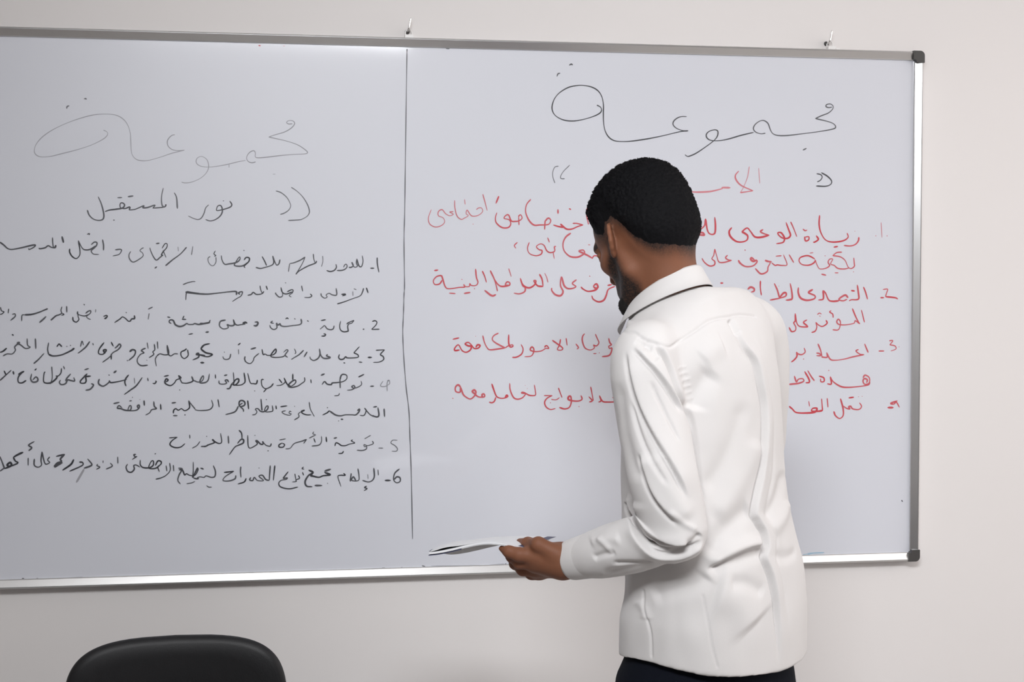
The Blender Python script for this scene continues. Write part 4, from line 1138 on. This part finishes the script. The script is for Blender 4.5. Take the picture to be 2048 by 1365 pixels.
side_ = np.where(inhead & ~ear & (y_ > .010) & (y_ < .040) & (z_ < .03) & (z_ > -.04), sstep(.010, .018, y_)*sstep(.040, .030, y_), 0)
brow = np.where(inhead & (np.abs(np.abs(x_)-.032) < .020) & (y_ > .07) & (np.abs(z_-.032-.10*(.02-np.abs(np.abs(x_)-.032))*.5) < .0055), .9, 0)
stub = np.clip(np.maximum.reduce([fade*.96, beardm*.93, side_*.7, brow]), 0, 1)
body = mesh_obj('body', bV, bF, M_skin, man)
at = body.data.attributes.new('stubble', 'FLOAT', 'POINT'); at.data.foreach_set('value', stub.astype(np.float32))
lipm = np.where(inhead & lips, 1, 0)
body['label'] = 'dark brown skin of head, neck and left hand'

def shell(name, mask, thr, thick, m, seed, strands, slen):
    """short hair: a rough shell grown off the skin where mask > thr, with loose strand tips"""
    keep = mask > thr
    Q = A([q for q in bF if all(keep[i] for i in q)]); used = np.unique(Q); mp = np.full(len(bV), -1); mp[used] = np.arange(len(used))
    N = normals(bV, bF)[used]; rg = np.random.default_rng(seed)
    t = thick*(mask[used]-thr)/(1-thr); P0 = bV[used]
    lump = np.sin(P0@A([410., 170, 90])+1)*np.sin(P0@A([-130., 390, 210]))*np.sin(P0@A([90., -220, 420]))
    off = t*(1+.05*lump+.13*rg.standard_normal(len(used)).clip(-1.5, 1.5))
    V = P0+N*off[:, None]-N*.0006
    Fc = [tuple(mp[q]) for q in Q]; n0 = len(V); V = list(V)
    if strands:
        pick = rg.choice(len(used), strands, p=(mask[used]/mask[used].sum()))
        for i in pick:
            n = N[i]; rv = rg.standard_normal(3); dr = n+.55*rv/np.linalg.norm(rv)+A([0, 0, -.15]); dr /= np.linalg.norm(dr)
            sd = np.cross(dr, rv); sd /= np.linalg.norm(sd); b0 = V[i]-n*.001; L = slen*mask[used][i]*rg.uniform(.5, 1.1)
            k = len(V); V += [b0-sd*.00025, b0+sd*.00025, b0+dr*L]; Fc.append((k, k+1, k+2))
    return mesh_obj(name, A(V), Fc, m, man)
top = np.where(z_ > .02, .006+.006*sstep(.02, .10, z_), .006)
hair = shell('hair', hairm*np.clip(top/.012, .5, 1), .03, .0170, M_hair, 3, 9000, .0036)
hair['label'] = 'close-cropped black hair fading at the nape'
M_beard = mat('black_beard', (.012, .0105, .010), .7, bump=.7, bscale=400, var=.5, vscale=150, spec=.25)
chin = beardm*sstep(.045, .075, y_)*sstep(-.070, -.090, z_)
beard = shell('beard', np.clip(chin, 0, 1), .3, .005, M_beard, 5, 2500, .003)
beard['label'] = 'short black beard on the chin'

# --- shirt
M_shirt = mat('white_cotton', (.650, .632, .625), .82, bump=.10, bscale=900, var=.01, vscale=8, sheen=.15, spec=.25)
def ring(center, a, b, deg, tilt=0, n=2.3, fwd=0, nc=96):
    rr, ff = bodyaxes(deg); t = np.linspace(0, 2*np.pi, nc, endpoint=False)
    X = np.sign(np.cos(t))*np.abs(np.cos(t))**(2/n)*a; Y = np.sign(np.sin(t))*np.abs(np.sin(t))**(2/n)*b
    return np.asarray(center)+X[:, None]*rr+Y[:, None]*ff+np.stack([0*X, 0*X, tilt*X+fwd*Y], 1)
def loft_rings(keys, n):
    K = np.array([k_.ravel() for k_ in keys]); return spline(K, n).reshape(n, -1, 3)
TORSO = [
    ring((0.0002, -0.0000, 0.9158), .187, .147, 47, 0),
    ring((0.0001, -0.0000, 0.9395), .187, .147, 47, 0),
    ring((0.0008, -0.0000, 0.9779), .187, .146, 47, 0),
    ring((0.0034, -0.0000, 1.0199), .182, .140, 47, 0),
    ring((0.0004, 0.0000, 1.0745), .180, .136, 47, 0),
    ring((-0.0089, 0.0000, 1.1291), .176, .132, 47, 0),
    ring((-0.0146, -0.0000, 1.1836), .172, .125, 47, .0),
    ring((-0.0176, -0.0000, 1.2381), .170, .122, 47, .01),
    ring((-0.0197, -0.0000, 1.3015), .170, .120, 48, .02),
    ring((-0.0218, -0.0000, 1.3738), .170, .115, 49, .05),
    ring((-0.0248, 0.0000, 1.4325), .170, .110, 50, .10),
    ring((-0.0289, 0.0050, 1.4774), .170, .104, 51, .16, 2.4),
    ring((-0.0338, 0.0100, 1.5107), .160, .096, 52, .19, 2.4),
    ring((-0.0451, 0.0150, 1.5341), .138, .088, 52, .20, 2.3, -.1),
    ring((-0.0568, 0.0080, 1.5360), .110, .082, 52, .20, 2.2, -.28),
    ring((-0.0782, 0.0100, 1.5342), .080, .074, 52, .08, 2, -.48),
    ring((-0.0834, 0.0120, 1.5396), .060, .058, 52, .02, 2, -.5),
]
tr = loft_rings(TORSO, 150)
t_ = np.linspace(0, 2*np.pi, 96, endpoint=False)
# curved shirt tail: dips at the back (and front), rises at the side seams
dip = np.maximum(0, np.abs(np.sin(t_)))**1.5
for i in range(30): tr[i, :, 2] -= (.022*dip-.004)*(1-i/30)**1.5
shirt_parts = [capped(tr)]
up_path = [Ls+(Rs-Ls)*.20+A([0, 0, -.008]), Ls, Ls+(Le-Ls)*.35+A([-.004, 0, 0]), Ls+(Le-Ls)*.72+A([.002, 0, 0]), Le+A([.010, 0, .012])]
shirt_parts.append(tube(up_path, [.046, .0590, .0610, .0610, .0500], 48, 60, up=(0, 1, 0), round_ends=True))
fo = [Le+A([.014, 0, .004]), Le+(Lw-Le)*.25, Le+(Lw-Le)*.55, Le+(Lw-Le)*.74, Le+(Lw-Le)*.86]
shirt_parts.append(tube(fo, [.0455, .0500, .0480, .0430, .0375], 48, 60, up=(0, 0, 1), round_ends=True))
shirt_parts.append(tube([Rs-(Rs-Ls)*.30, Rs-(Rs-Ls)*.02, Rs+(Re-Rs)*.5, Re], [.055, .0590, .0575, .050], 40, 50, up=(0, 1, 0), round_ends=True))
shirt_parts.append(tube([Re, Re+(Rw-Re)*.5, Re+(Rw-Re)*.95], [.048, .045, .033], 40, 40, up=(0, 0, 1), round_ends=True))
sV, sF = join(shirt_parts)
sV, sF = remesh(sV, sF, .0024, 12)
def relax(V, Fc, wgt, it):
    """local smoothing: let the cloth bridge hollows where wgt > 0"""
    Q = A(Fc); e = np.vstack([Q[:, [0, 1]], Q[:, [1, 2]], Q[:, [2, 3]], Q[:, [3, 0]]]); n = len(V)
    wgt = np.where(wgt > .01, wgt, 0); act = wgt[e[:, 0]] > 0; e = e[act]; deg = np.maximum(np.bincount(e[:, 0], minlength=n), 1)
    for _ in range(it):
        m = np.stack([np.bincount(e[:, 0], V[e[:, 1], k], minlength=n) for k in range(3)], 1)/deg[:, None]
        V = V+(m-V)*(wgt*.9)[:, None]
    return V
def near_seg(V, a, b, r):
    ab = b-a; t = np.clip(((V-a)@ab)/(ab@ab), 0, 1); return np.exp(-(np.linalg.norm(V-a-t[:, None]*ab, axis=1)/r)**4)
wg = np.maximum(near_seg(sV, Rs+A([-.03, -.03, .03]), (Rs+Re)/2+A([-.02, -.04, -.02]), .085), .9*near_seg(sV, Ls+(Rs-Ls)*.22+A([0, -.02, .02]), Ls+A([.01, -.02, .03]), .075))
sV = relax(sV, sF, wg, 70)
print('shirt verts', len(sV))
# folds and seams sewn or pulled into the cotton: (kind, half width m, depth m, [(across, away, up), ...])
FOLDS = [
    # armhole seam and its puckers
    ('e', .0055, .0045, [(-0.1290, -0.1600, 1.4795), (-0.1129, -0.1600, 1.4574), (-0.1000, -0.1600, 1.4303), (-0.0889, -0.1600, 1.3963), (-0.0795, -0.1600, 1.3785), (-0.0675, -0.1600, 1.3581), (-0.0598, -0.1600, 1.3342)]),
    ('v', .0036, .0105, [(-0.1290, -0.1600, 1.4795), (-0.1129, -0.1600, 1.4574), (-0.1000, -0.1600, 1.4303), (-0.0889, -0.1600, 1.3963), (-0.0795, -0.1600, 1.3785), (-0.0675, -0.1600, 1.3581), (-0.0598, -0.1600, 1.3342), (-0.0545, -0.1600, 1.3002), (-0.0458, -0.1600, 1.2405), (-0.0371, -0.1600, 1.1935)]),
    ('r', .0016, .0014, [(-0.0879, -0.1500, 1.4297), (-0.0675, -0.1500, 1.4331)]), ('r', .0016, .0016, [(-0.0845, -0.1500, 1.4187), (-0.0641, -0.1500, 1.4229)]), ('r', .0016, .0016, [(-0.0810, -0.1500, 1.4076), (-0.0598, -0.1500, 1.4127)]),
    ('r', .0016, .0016, [(-0.0776, -0.1500, 1.3965), (-0.0572, -0.1500, 1.4016)]), ('r', .0016, .0014, [(-0.0733, -0.1500, 1.3863), (-0.0554, -0.1500, 1.3905)]), ('r', .0016, .0012, [(-0.0681, -0.1500, 1.3760), (-0.0528, -0.1500, 1.3794)]),
    # upper sleeve, long diagonal folds
    ('e', .012, .0075, [(-0.1636, -0.2000, 1.4675), (-0.1460, -0.2000, 1.4474), (-0.1259, -0.2000, 1.4257), (-0.1083, -0.2000, 1.4032), (-0.0907, -0.2000, 1.3772), (-0.0755, -0.2000, 1.3546)]),
    ('e', .013, .0080, [(-0.1743, -0.2100, 1.4637), (-0.1692, -0.2100, 1.4263), (-0.1608, -0.2100, 1.3888), (-0.1482, -0.2100, 1.3538), (-0.1315, -0.2100, 1.3204), (-0.1105, -0.2100, 1.2845), (-0.0921, -0.2100, 1.2511), (-0.0736, -0.2100, 1.2134)]),
    ('v', .010, .0050, [(-0.1875, -0.2100, 1.4138), (-0.1832, -0.2100, 1.3638), (-0.1756, -0.2100, 1.3138), (-0.1638, -0.2100, 1.2720), (-0.1487, -0.2100, 1.2402)]),
    ('e', .011, .0070, [(-0.1555, -0.2200, 1.2940), (-0.1471, -0.2200, 1.2607), (-0.1346, -0.2200, 1.2273), (-0.1154, -0.2200, 1.1998), (-0.0879, -0.2200, 1.1731)]),
    ('r', .014, .0050, [(-0.1365, -0.2200, 1.2940), (-0.1181, -0.2200, 1.2565), (-0.0947, -0.2200, 1.2148), (-0.0696, -0.2200, 1.1815)]),
    ('v', .010, .0060, [(-0.1461, -0.2000, 1.4767), (-0.1335, -0.2000, 1.4633), (-0.1201, -0.2000, 1.4449)]),
    ('v', .007, .0050, [(-0.1561, -0.2000, 1.4817), (-0.1436, -0.2000, 1.4717), (-0.1285, -0.2000, 1.4650)]),
    # crook of the elbow: the upper sleeve overhangs the forearm
    ('e', .0090, .0085, [(-0.1653, -0.2000, 1.2086), (-0.1628, -0.2000, 1.1935), (-0.1577, -0.2000, 1.1767), (-0.1409, -0.2000, 1.1565), (-0.1157, -0.2000, 1.1447), (-0.0880, -0.2000, 1.1396), (-0.0571, -0.2000, 1.1464)]),
    ('v', .0032, .0200, [(-0.1661, -0.1900, 1.1903), (-0.1619, -0.1900, 1.1751), (-0.1534, -0.1900, 1.1582), (-0.1399, -0.1900, 1.1430), (-0.1231, -0.1900, 1.1328)]),
    ('v', .0045, .0100, [(-0.1467, -0.2000, 1.1480), (-0.1207, -0.2000, 1.1329), (-0.0922, -0.2000, 1.1295), (-0.0604, -0.2000, 1.1396)]),
    ('e', .0080, .0080, [(-0.0470, -0.2000, 1.1481), (-0.0629, -0.2000, 1.1346), (-0.0880, -0.2000, 1.1228), (-0.1156, -0.2000, 1.1203), (-0.1374, -0.2000, 1.1304), (-0.1559, -0.2000, 1.1514), (-0.1660, -0.2000, 1.1750)]),
    ('v', .0060, .0060, [(-0.0521, -0.2000, 1.1599), (-0.0629, -0.2000, 1.1489), (-0.0797, -0.2000, 1.1430)]),
    ('r', .0050, .0035, [(-0.2184, -0.1500, 1.1397), (-0.2030, -0.1500, 1.1276), (-0.1961, -0.1500, 1.1139)]),
    ('v', .0050, .0050, [(-0.2269, -0.1500, 1.1036), (-0.2098, -0.1500, 1.1130), (-0.1893, -0.1500, 1.1208)]),
    ('v', .0100, .0050, [(-0.2117, -0.1700, 1.0714), (-0.1736, -0.1700, 1.0867), (-0.1312, -0.1700, 1.0970), (-0.0888, -0.1700, 1.1012)]),
    ('r', .0080, .0040, [(-0.2320, -0.1500, 1.1276), (-0.2064, -0.1500, 1.1380), (-0.1808, -0.1500, 1.1431)]),
    ('v', .0030, .0040, [(-0.1360, -0.2100, 1.4138), (-0.1209, -0.2100, 1.3805), (-0.1024, -0.2100, 1.3430), (-0.0840, -0.2100, 1.3054)]),
    ('v', .0035, .0045, [(-0.1674, -0.2100, 1.3805), (-0.1590, -0.2100, 1.3430), (-0.1456, -0.2100, 1.3054), (-0.1255, -0.2100, 1.2678), (-0.1062, -0.2100, 1.2369)]),
    ('r', .0050, .0030, [(-0.1092, -0.2000, 1.2019), (-0.0823, -0.2000, 1.1784), (-0.0571, -0.2000, 1.1649)]),
    ('v', .0045, .0050, [(-0.1962, -0.1900, 1.0990), (-0.1650, -0.1900, 1.1024), (-0.1246, -0.1900, 1.1024)]),
    # back yoke
    ('y', .0024, .0036, [(-0.1803, -0.1300, 1.4904), (-0.1606, -0.1300, 1.4922), (-0.1468, -0.1300, 1.4827), (-0.1245, -0.1300, 1.4741), (-0.1056, -0.1300, 1.4673), (-0.0928, -0.1300, 1.4690), (-0.0603, -0.1300, 1.4879), (-0.0227, -0.1300, 1.5093), (0.0116, -0.1300, 1.5153), (0.0407, -0.1300, 1.5187), (0.0835, -0.1300, 1.5136)]),
    ('v', .0050, .0085, [(0.0151, -0.1000, 1.5130), (0.0230, -0.1000, 1.4982), (0.0317, -0.1000, 1.4835)]),
    # centre back pleat
    ('v', .0024, .0042, [(0.0268, -0.1100, 1.4838), (0.0416, -0.1100, 1.4596), (0.0599, -0.1100, 1.4319), (0.0696, -0.1100, 1.3904), (0.0768, -0.1100, 1.3574), (0.0787, -0.1100, 1.3193), (0.0764, -0.1100, 1.2802), (0.0697, -0.1100, 1.2393), (0.0544, -0.1100, 1.1801), (0.0615, -0.1100, 1.1583), (0.0729, -0.1100, 1.1391), (0.0765, -0.1100, 1.1173), (0.0714, -0.1100, 1.0972), (0.0794, -0.1100, 1.0754), (0.0865, -0.1100, 1.0518), (0.0946, -0.1100, 0.9966), (0.0967, -0.1100, 0.9458), (0.0978, -0.1100, 0.9107)]),
    ('e', .0130, .0070, [(0.0145, -0.1100, 1.5115), (0.0285, -0.1100, 1.4873), (0.0416, -0.1100, 1.4622), (0.0599, -0.1100, 1.4345), (0.0696, -0.1100, 1.3930), (0.0768, -0.1100, 1.3592), (0.0787, -0.1100, 1.3210), (0.0764, -0.1100, 1.2819), (0.0697, -0.1100, 1.2410), (0.0544, -0.1100, 1.1818), (0.0615, -0.1100, 1.1600), (0.0729, -0.1100, 1.1409), (0.0765, -0.1100, 1.1190), (0.0714, -0.1100, 1.0990), (0.0794, -0.1100, 1.0771), (0.0865, -0.1100, 1.0535), (0.0946, -0.1100, 0.9984), (0.0967, -0.1100, 0.9458), (0.0988, -0.1100, 0.8914)]),
    ('v', .0040, .0018, [(0.0472, -0.1000, 1.5069), (0.0736, -0.1000, 1.4418), (0.0931, -0.1000, 1.3723), (0.1005, -0.1000, 1.3113), (0.0975, -0.1000, 1.2415), (0.0839, -0.1000, 1.1804), (0.0982, -0.1000, 1.1322), (0.0984, -0.1000, 1.0972), (0.1091, -0.1000, 1.0515), (0.1165, -0.1000, 0.9962), (0.1195, -0.1000, 0.9434)]),
    # hollow under the shoulder blade and pulls from the elbow
    ('v', .0200, .0100, [(-0.0201, -0.1200, 1.4273), (-0.0415, -0.1200, 1.4014), (-0.0552, -0.1200, 1.3807), (-0.0620, -0.1200, 1.3582)]),
    ('r', .0180, .0050, [(-0.0417, -0.1200, 1.4428), (-0.0202, -0.1200, 1.4600), (0.0012, -0.1200, 1.4686)]),
    ('v', .0170, .0075, [(-0.0336, -0.1300, 1.1052), (-0.0097, -0.1300, 1.1441), (0.0280, -0.1300, 1.1727), (0.0495, -0.1300, 1.1831)]),
    ('r', .0110, .0080, [(-0.0336, -0.1300, 1.0965), (0.0016, -0.1300, 1.1156), (0.0403, -0.1300, 1.1260), (0.0722, -0.1300, 1.1242)]),
    ('e', .0110, .0065, [(-0.0361, -0.1300, 1.0878), (0.0017, -0.1300, 1.1052), (0.0404, -0.1300, 1.1173), (0.0705, -0.1300, 1.1173)]),
    ('v', .0110, .0060, [(-0.0344, -0.1300, 1.0844), (0.0017, -0.1300, 1.0965), (0.0448, -0.1300, 1.1052), (0.0706, -0.1300, 1.1086)]),
    ('r', .0200, .0060, [(-0.0232, -0.1200, 1.1746), (0.0129, -0.1200, 1.2093), (0.0455, -0.1200, 1.2570), (0.0668, -0.1200, 1.3046)]),
    ('v', .0160, .0050, [(-0.0407, -0.1200, 1.2180), (-0.0063, -0.1200, 1.2613), (0.0193, -0.1200, 1.3133), (0.0362, -0.1200, 1.3738)]),
    ('v', .0110, .0050, [(0.1276, -0.0500, 1.2397), (0.1119, -0.0500, 1.2041), (0.0925, -0.0500, 1.1774), (0.0713, -0.0500, 1.1622)]),
    ('r', .0120, .0050, [(0.1369, -0.0500, 1.1818), (0.1149, -0.0500, 1.1551), (0.0883, -0.0500, 1.1390)]),
    ('v', .0100, .0045, [(0.1464, -0.0500, 1.0926), (0.1197, -0.0500, 1.0908), (0.0930, -0.0500, 1.0980)]),
    ('r', .0350, .0100, [(-0.0239, -0.1300, 1.0462), (0.0193, -0.1300, 1.0288), (0.0541, -0.1300, 0.9854)]),
    ('v', .0120, .0050, [(0.0710, -0.1300, 1.0375), (0.0364, -0.1300, 1.0592), (0.0019, -0.1300, 1.0635)]),
    ('v', .0150, .0060, [(-0.1273, -0.1300, 1.0332), (-0.0929, -0.1300, 1.0462), (-0.0498, -0.1300, 1.0635), (-0.0327, -0.1300, 1.0809)]),
    ('y', .0016, .0018, [(-0.0424, -0.1400, 1.0482), (-0.0336, -0.1400, 1.0006), (-0.0265, -0.1400, 0.9573), (-0.0160, -0.1400, 0.9200)]),
    ('y', .0020, .0024, [(-0.1386, -0.1400, 1.0439), (-0.1367, -0.1400, 1.0093), (-0.1280, -0.1400, 0.9729), (-0.1253, -0.1400, 0.9270)]),
    ('r', .0080, .0030, [(-0.1480, -0.1200, 1.0224), (-0.1367, -0.1200, 1.0075), (-0.1332, -0.1200, 0.9918)]),
]
def fold_displace(V, N, folds):
    """push the cloth in or out along its normal near each fold line"""
    D = np.zeros(len(V)); UW = V[:, [0, 2]]
    for kind, wd, dep, pts in folds:
        P_ = A(pts); y0 = P_[:, 1].mean(); Q = spline(P_[:, [0, 2]], max(12, 6*len(P_)))
        R = wd*4
        cand = np.where((UW[:, 0] > Q[:, 0].min()-R) & (UW[:, 0] < Q[:, 0].max()+R) & (UW[:, 1] > Q[:, 1].min()-R) & (UW[:, 1] < Q[:, 1].max()+R) & (N[:, 1] < .25) & (np.abs(V[:, 1]-y0) < .12))[0]
        if not len(cand): continue
        X = UW[cand]; best = np.full(len(X), 1e9); sg = np.zeros(len(X)); tt = np.zeros(len(X))
        for i in range(len(Q)-1):
            a, b = Q[i], Q[i+1]; ab = b-a; t = np.clip(((X-a)@ab)/max(ab@ab, 1e-12), 0, 1)
            dv = X-a-t[:, None]*ab; ds = np.linalg.norm(dv, axis=1); m = ds < best
            best[m] = ds[m]; tt[m] = (i+t[m])/(len(Q)-1); sg[m] = np.sign(ab[0]*dv[m, 1]-ab[1]*dv[m, 0])
        end = sstep(0, .16, tt)*sstep(1, .84, tt) if kind != 'y' else sstep(0, .04, tt)*sstep(1, .96, tt)
        fac = np.clip(.25-N[cand, 1], 0, .3)/.3
        if kind == 'v' or kind == 'y': d_ = -dep*np.exp(-(best/wd)**2)
        elif kind == 'r': d_ = dep*np.exp(-(best/wd)**2)
        else:
            s = best*sg   # positive on the left of the line's direction
            d_ = np.where(s >= 0, dep*np.exp(-(s/(wd*1.6))**2)*sstep(-.001, .004, s), 0)-dep*.75*np.exp(-((s+.0022)/.0034)**2)
        D[cand] += d_*end*fac
    return D
N0 = normals(sV, sF)
from mathutils import noise as mnoise
def fbm(P_, sc, seed):
    return A([mnoise.noise(Vector((p[0]*sc[0]+seed, p[1]*sc[1], p[2]*sc[2]))) for p in P_])
D = fold_displace(sV, N0, FOLDS)
D += .0034*fbm(sV, (11, 11, 6), 3.)+.0013*fbm(sV, (34, 34, 17), 8.)
sV = sV+N0*D[:, None]

shirt = mesh_obj('shirt', sV, sF, M_shirt, man)
shirt['label'] = 'white long-sleeved cotton shirt worn untucked'

# collar: fold-down band, high at the nape
bkd, lfd = -bodyaxes(52)[1], -bodyaxes(52)[0]
CC = np.array((-0.0890, 0.0120, 1.5658)); al = np.linspace(-np.pi*.93, np.pi*.93, 90)
def cloop(rb, rl, dz, fwd=.042, spread=0):
    s = np.abs(al)/np.pi
    return CC+(np.cos(al)*rb)[:, None]*bkd+(np.sin(al)*rl)[:, None]*lfd+np.stack([0*al, 0*al, fwd*np.cos(al)+dz+spread*s**4], 1)
prof = [cloop(.062, .058, -.040), cloop(.063, .059, -.012), cloop(.064, .060, -.003), cloop(.0665, .0625, .0), cloop(.0690, .0650, -.003), cloop(.077, .0700, -.016), cloop(.089, .0775, -.034, spread=-.012), cloop(.088, .0765, -.0355, spread=-.012), cloop(.0752, .0680, -.017), cloop(.067, .063, -.008), cloop(.0645, .0605, -.040)]
R_ = np.array(prof); nr, nc = R_.shape[:2]
cV = R_.transpose(1, 0, 2).reshape(-1, 3); cF = grid_faces(nc, nr)
cF += [tuple(range(nr))[::-1], tuple((nc-1)*nr+i for i in range(nr))]
col = mesh_obj('collar', cV, cF, M_shirt, man)

# cuff
cd = (Lw-Le)/np.linalg.norm(Lw-Le)
cpth = [Lw-cd*.058, Lw-cd*.050, Lw-cd*.004, Lw+cd*.001, Lw-cd*.001, Lw-cd*.02]
cr_ = tube_rings(cpth[:4], [.0395, .0405, .0362, .0350], 48, up=(0, 0, 1))
ci_ = tube_rings([Lw+cd*.0005, Lw-cd*.004, Lw-cd*.03], [.0335, .0330, .0330], 48, up=(0, 0, 1))[:]
allr = np.vstack([cr_, ci_])
mesh_obj('cuff', allr.reshape(-1, 3), grid_faces(len(allr), 48), M_shirt, man)

# --- trousers and shoes
M_trouser = mat('navy_trouser_cloth', (.0045, .0058, .0105), .9, bump=.1, bscale=700, spec=.12)
def rr_(c_, a, b, deg=46): return ring(c_, a, b, deg, 0, 2.2, 0, 48)
pel = loft_rings([rr_(np.array((-0.0080, -0.0000, 0.9240)), .165, .12), rr_(np.array((-0.0105, -0.0000, 0.8920)), .175, .132), rr_(np.array((-0.0131, -0.0000, 0.8554)), .185, .140), rr_(PEL+A([0, 0, -.09]), .186, .138), rr_(PEL+A([0, 0, -.17]), .172, .118), rr_(PEL+A([0, 0, -.20]), .12, .08)], 30)
parts = [capped(pel)]
for s in (-1, 1):
    hip, knee, ank = leg(s)
    parts.append(tube([hip+A([0, 0, -.02]), hip+A([0, 0, -.12]), knee, ank+A([0, 0, .10]), ank-A([0, 0, .055])], [.094, .104, .074, .064, .066], 32, 50, up=tuple(bf)))
tV, tF = join(parts); tV, tF = remesh(tV, tF, .007, 3)
tro = mesh_obj('trousers', tV, tF, M_trouser, man); tro['label'] = 'dark navy trousers'
M_shoe = mat('black_shoe_leather', (.012, .011, .010), .35)
M_sole = mat('black_rubber', (.01, .01, .01), .7)
for s in (-1, 1):
    hip, knee, ank = leg(s); c0 = A([ank[0], ank[1], 0])
    def sh(y, w2, h, z0=.02): 
        t = np.linspace(0, 2*np.pi, 24, endpoint=False)
        return c0+bf*y+np.cos(t)[:, None]*w2*br+np.stack([0*t, 0*t, z0+h*(.5+.5*np.sin(t))], 1)
    V, Fc = capped(loft_rings([sh(-.075, .012, .05), sh(-.065, .030, .075), sh(-.02, .036, .095), sh(.04, .042, .080), (sh(.10, .046, .055)), sh(.16, .044, .045), sh(.19, .030, .035), sh(.20, .010, .02)], 30))
    so = mesh_obj('shoe', V, Fc, M_shoe, man)
    V, Fc = capped(loft_rings([sh(-.08, .012, .022, 0), sh(-.068, .034, .022, 0), sh(.04, .044, .022, 0), sh(.10, .049, .022, 0), sh(.17, .046, .022, 0), sh(.205, .014, .022, 0)], 24))
    mesh_obj('sole', V, Fc, M_sole, so)

# ------------------------------------------------------------------ papers in the hand
M_paper = mat('white_paper', (.80, .81, .83), .7, var=.01, vscale=10)
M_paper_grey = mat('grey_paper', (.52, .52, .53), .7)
M_print = mat('dark_blue_print', (.05, .055, .11), .5)
near = [(-0.5134, -0.0550, 1.0943), (-0.4966, -0.0550, 1.0961), (-0.4735, -0.0550, 1.1006), (-0.4487, -0.0550, 1.1068), (-0.4221, -0.0550, 1.1121), (-0.3999, -0.0550, 1.1130), (-0.3733, -0.0550, 1.1095), (-0.3441, -0.0550, 1.1024)]
far = [(-0.5160, 0.0750, 1.0748), (-0.4974, 0.0750, 1.0814), (-0.4667, 0.0750, 1.0889), (-0.4342, 0.0750, 1.0945), (-0.4016, 0.0750, 1.0992), (-0.3691, 0.0750, 1.1010), (-0.3272, 0.0750, 1.1010), (-0.2835, 0.0750, 1.0992)]
PO = A(near[3])
papers = empty('paper_booklet', tuple(Vector(MAN)+Matrix.Rotation(-0.164447, 3, 'Z')@Vector(PO)), -0.164447)
tag(papers, 'thin stack of bent white papers held in the left hand of the man', 'papers')
def sheet(name, n0, f0, off, th, m, sag=0, pull=0, bulge=0, n=60, k=14, span=(0, 1)):
    nn, ff = spline(n0, 80), spline(f0, 80); i0, i1 = int(span[0]*79), int(span[1]*79)+1
    sv = np.linspace(i0/79, (i1-1)/79, n)[:, None, None]
    nn, ff = spline(nn[i0:i1], n), spline(ff[i0:i1], n); t = np.linspace(0, 1, k)[None, :, None]
    G = nn[:, None]*(1-t)+ff[:, None]*t; s = np.linspace(0, 1, n)[:, None, None]
    G = G+A([0, 0, 1])*(off-sag*np.sin(np.pi*s)*(1-t)+bulge*np.exp(-((sv-.23)/.14)**2)*(1-.3*t))-A([0, 1, 0])*pull*np.sin(np.pi*s)*(1-t)
    G = G-PO; T2 = G-A([0, 0, th]); V = np.vstack([G.reshape(-1, 3), T2.reshape(-1, 3)]); N_ = n*k
    Fc = grid_faces(n, k, False)+[tuple(i+N_ for i in q_[::-1]) for q_ in grid_faces(n, k, False)]
    bd_ = [i*k for i in range(n)]+[(n-1)*k+j for j in range(1, k)]+[i*k+k-1 for i in range(n-2, -1, -1)]+[j for j in range(k-2, 0, -1)]
    Fc += [(bd_[i], bd_[(i+1) % len(bd_)], bd_[(i+1) % len(bd_)]+N_, bd_[i]+N_) for i in range(len(bd_))]
    return mesh_obj(name, V, Fc, m, papers, smooth=False)
near, far = A(near), A(far)
sheet('cover', near, far, .0040, .0006, M_paper, bulge=.0042)
sheet('page_block', near, far, .0032, .0036, M_paper, span=(.02, .97))
sheet('back_cover', near, far, -.0018, .0012, M_print, span=(.0, .40))
sheet('back_cover', near, far, -.0012, .0006, M_paper, span=(.40, .97))
ls = np.linspace(0, 1, 8); hang = near.copy(); hang[:, 2] -= .0125*np.sin(np.pi*np.clip((ls-.12)/.72, 0, 1))**.8+.0006; hang[:, 1] += .016
sheet('loose_page', near+A([0, .001, -.0006]), hang, 0, .0004, M_paper_grey, span=(.13, .84))
sheet('printed_band', near, far, .0043, .0003, M_print, bulge=.0042, span=(.0, .035))
sheet('printed_band', near, far, .0043, .0003, M_print, span=(.955, 1))
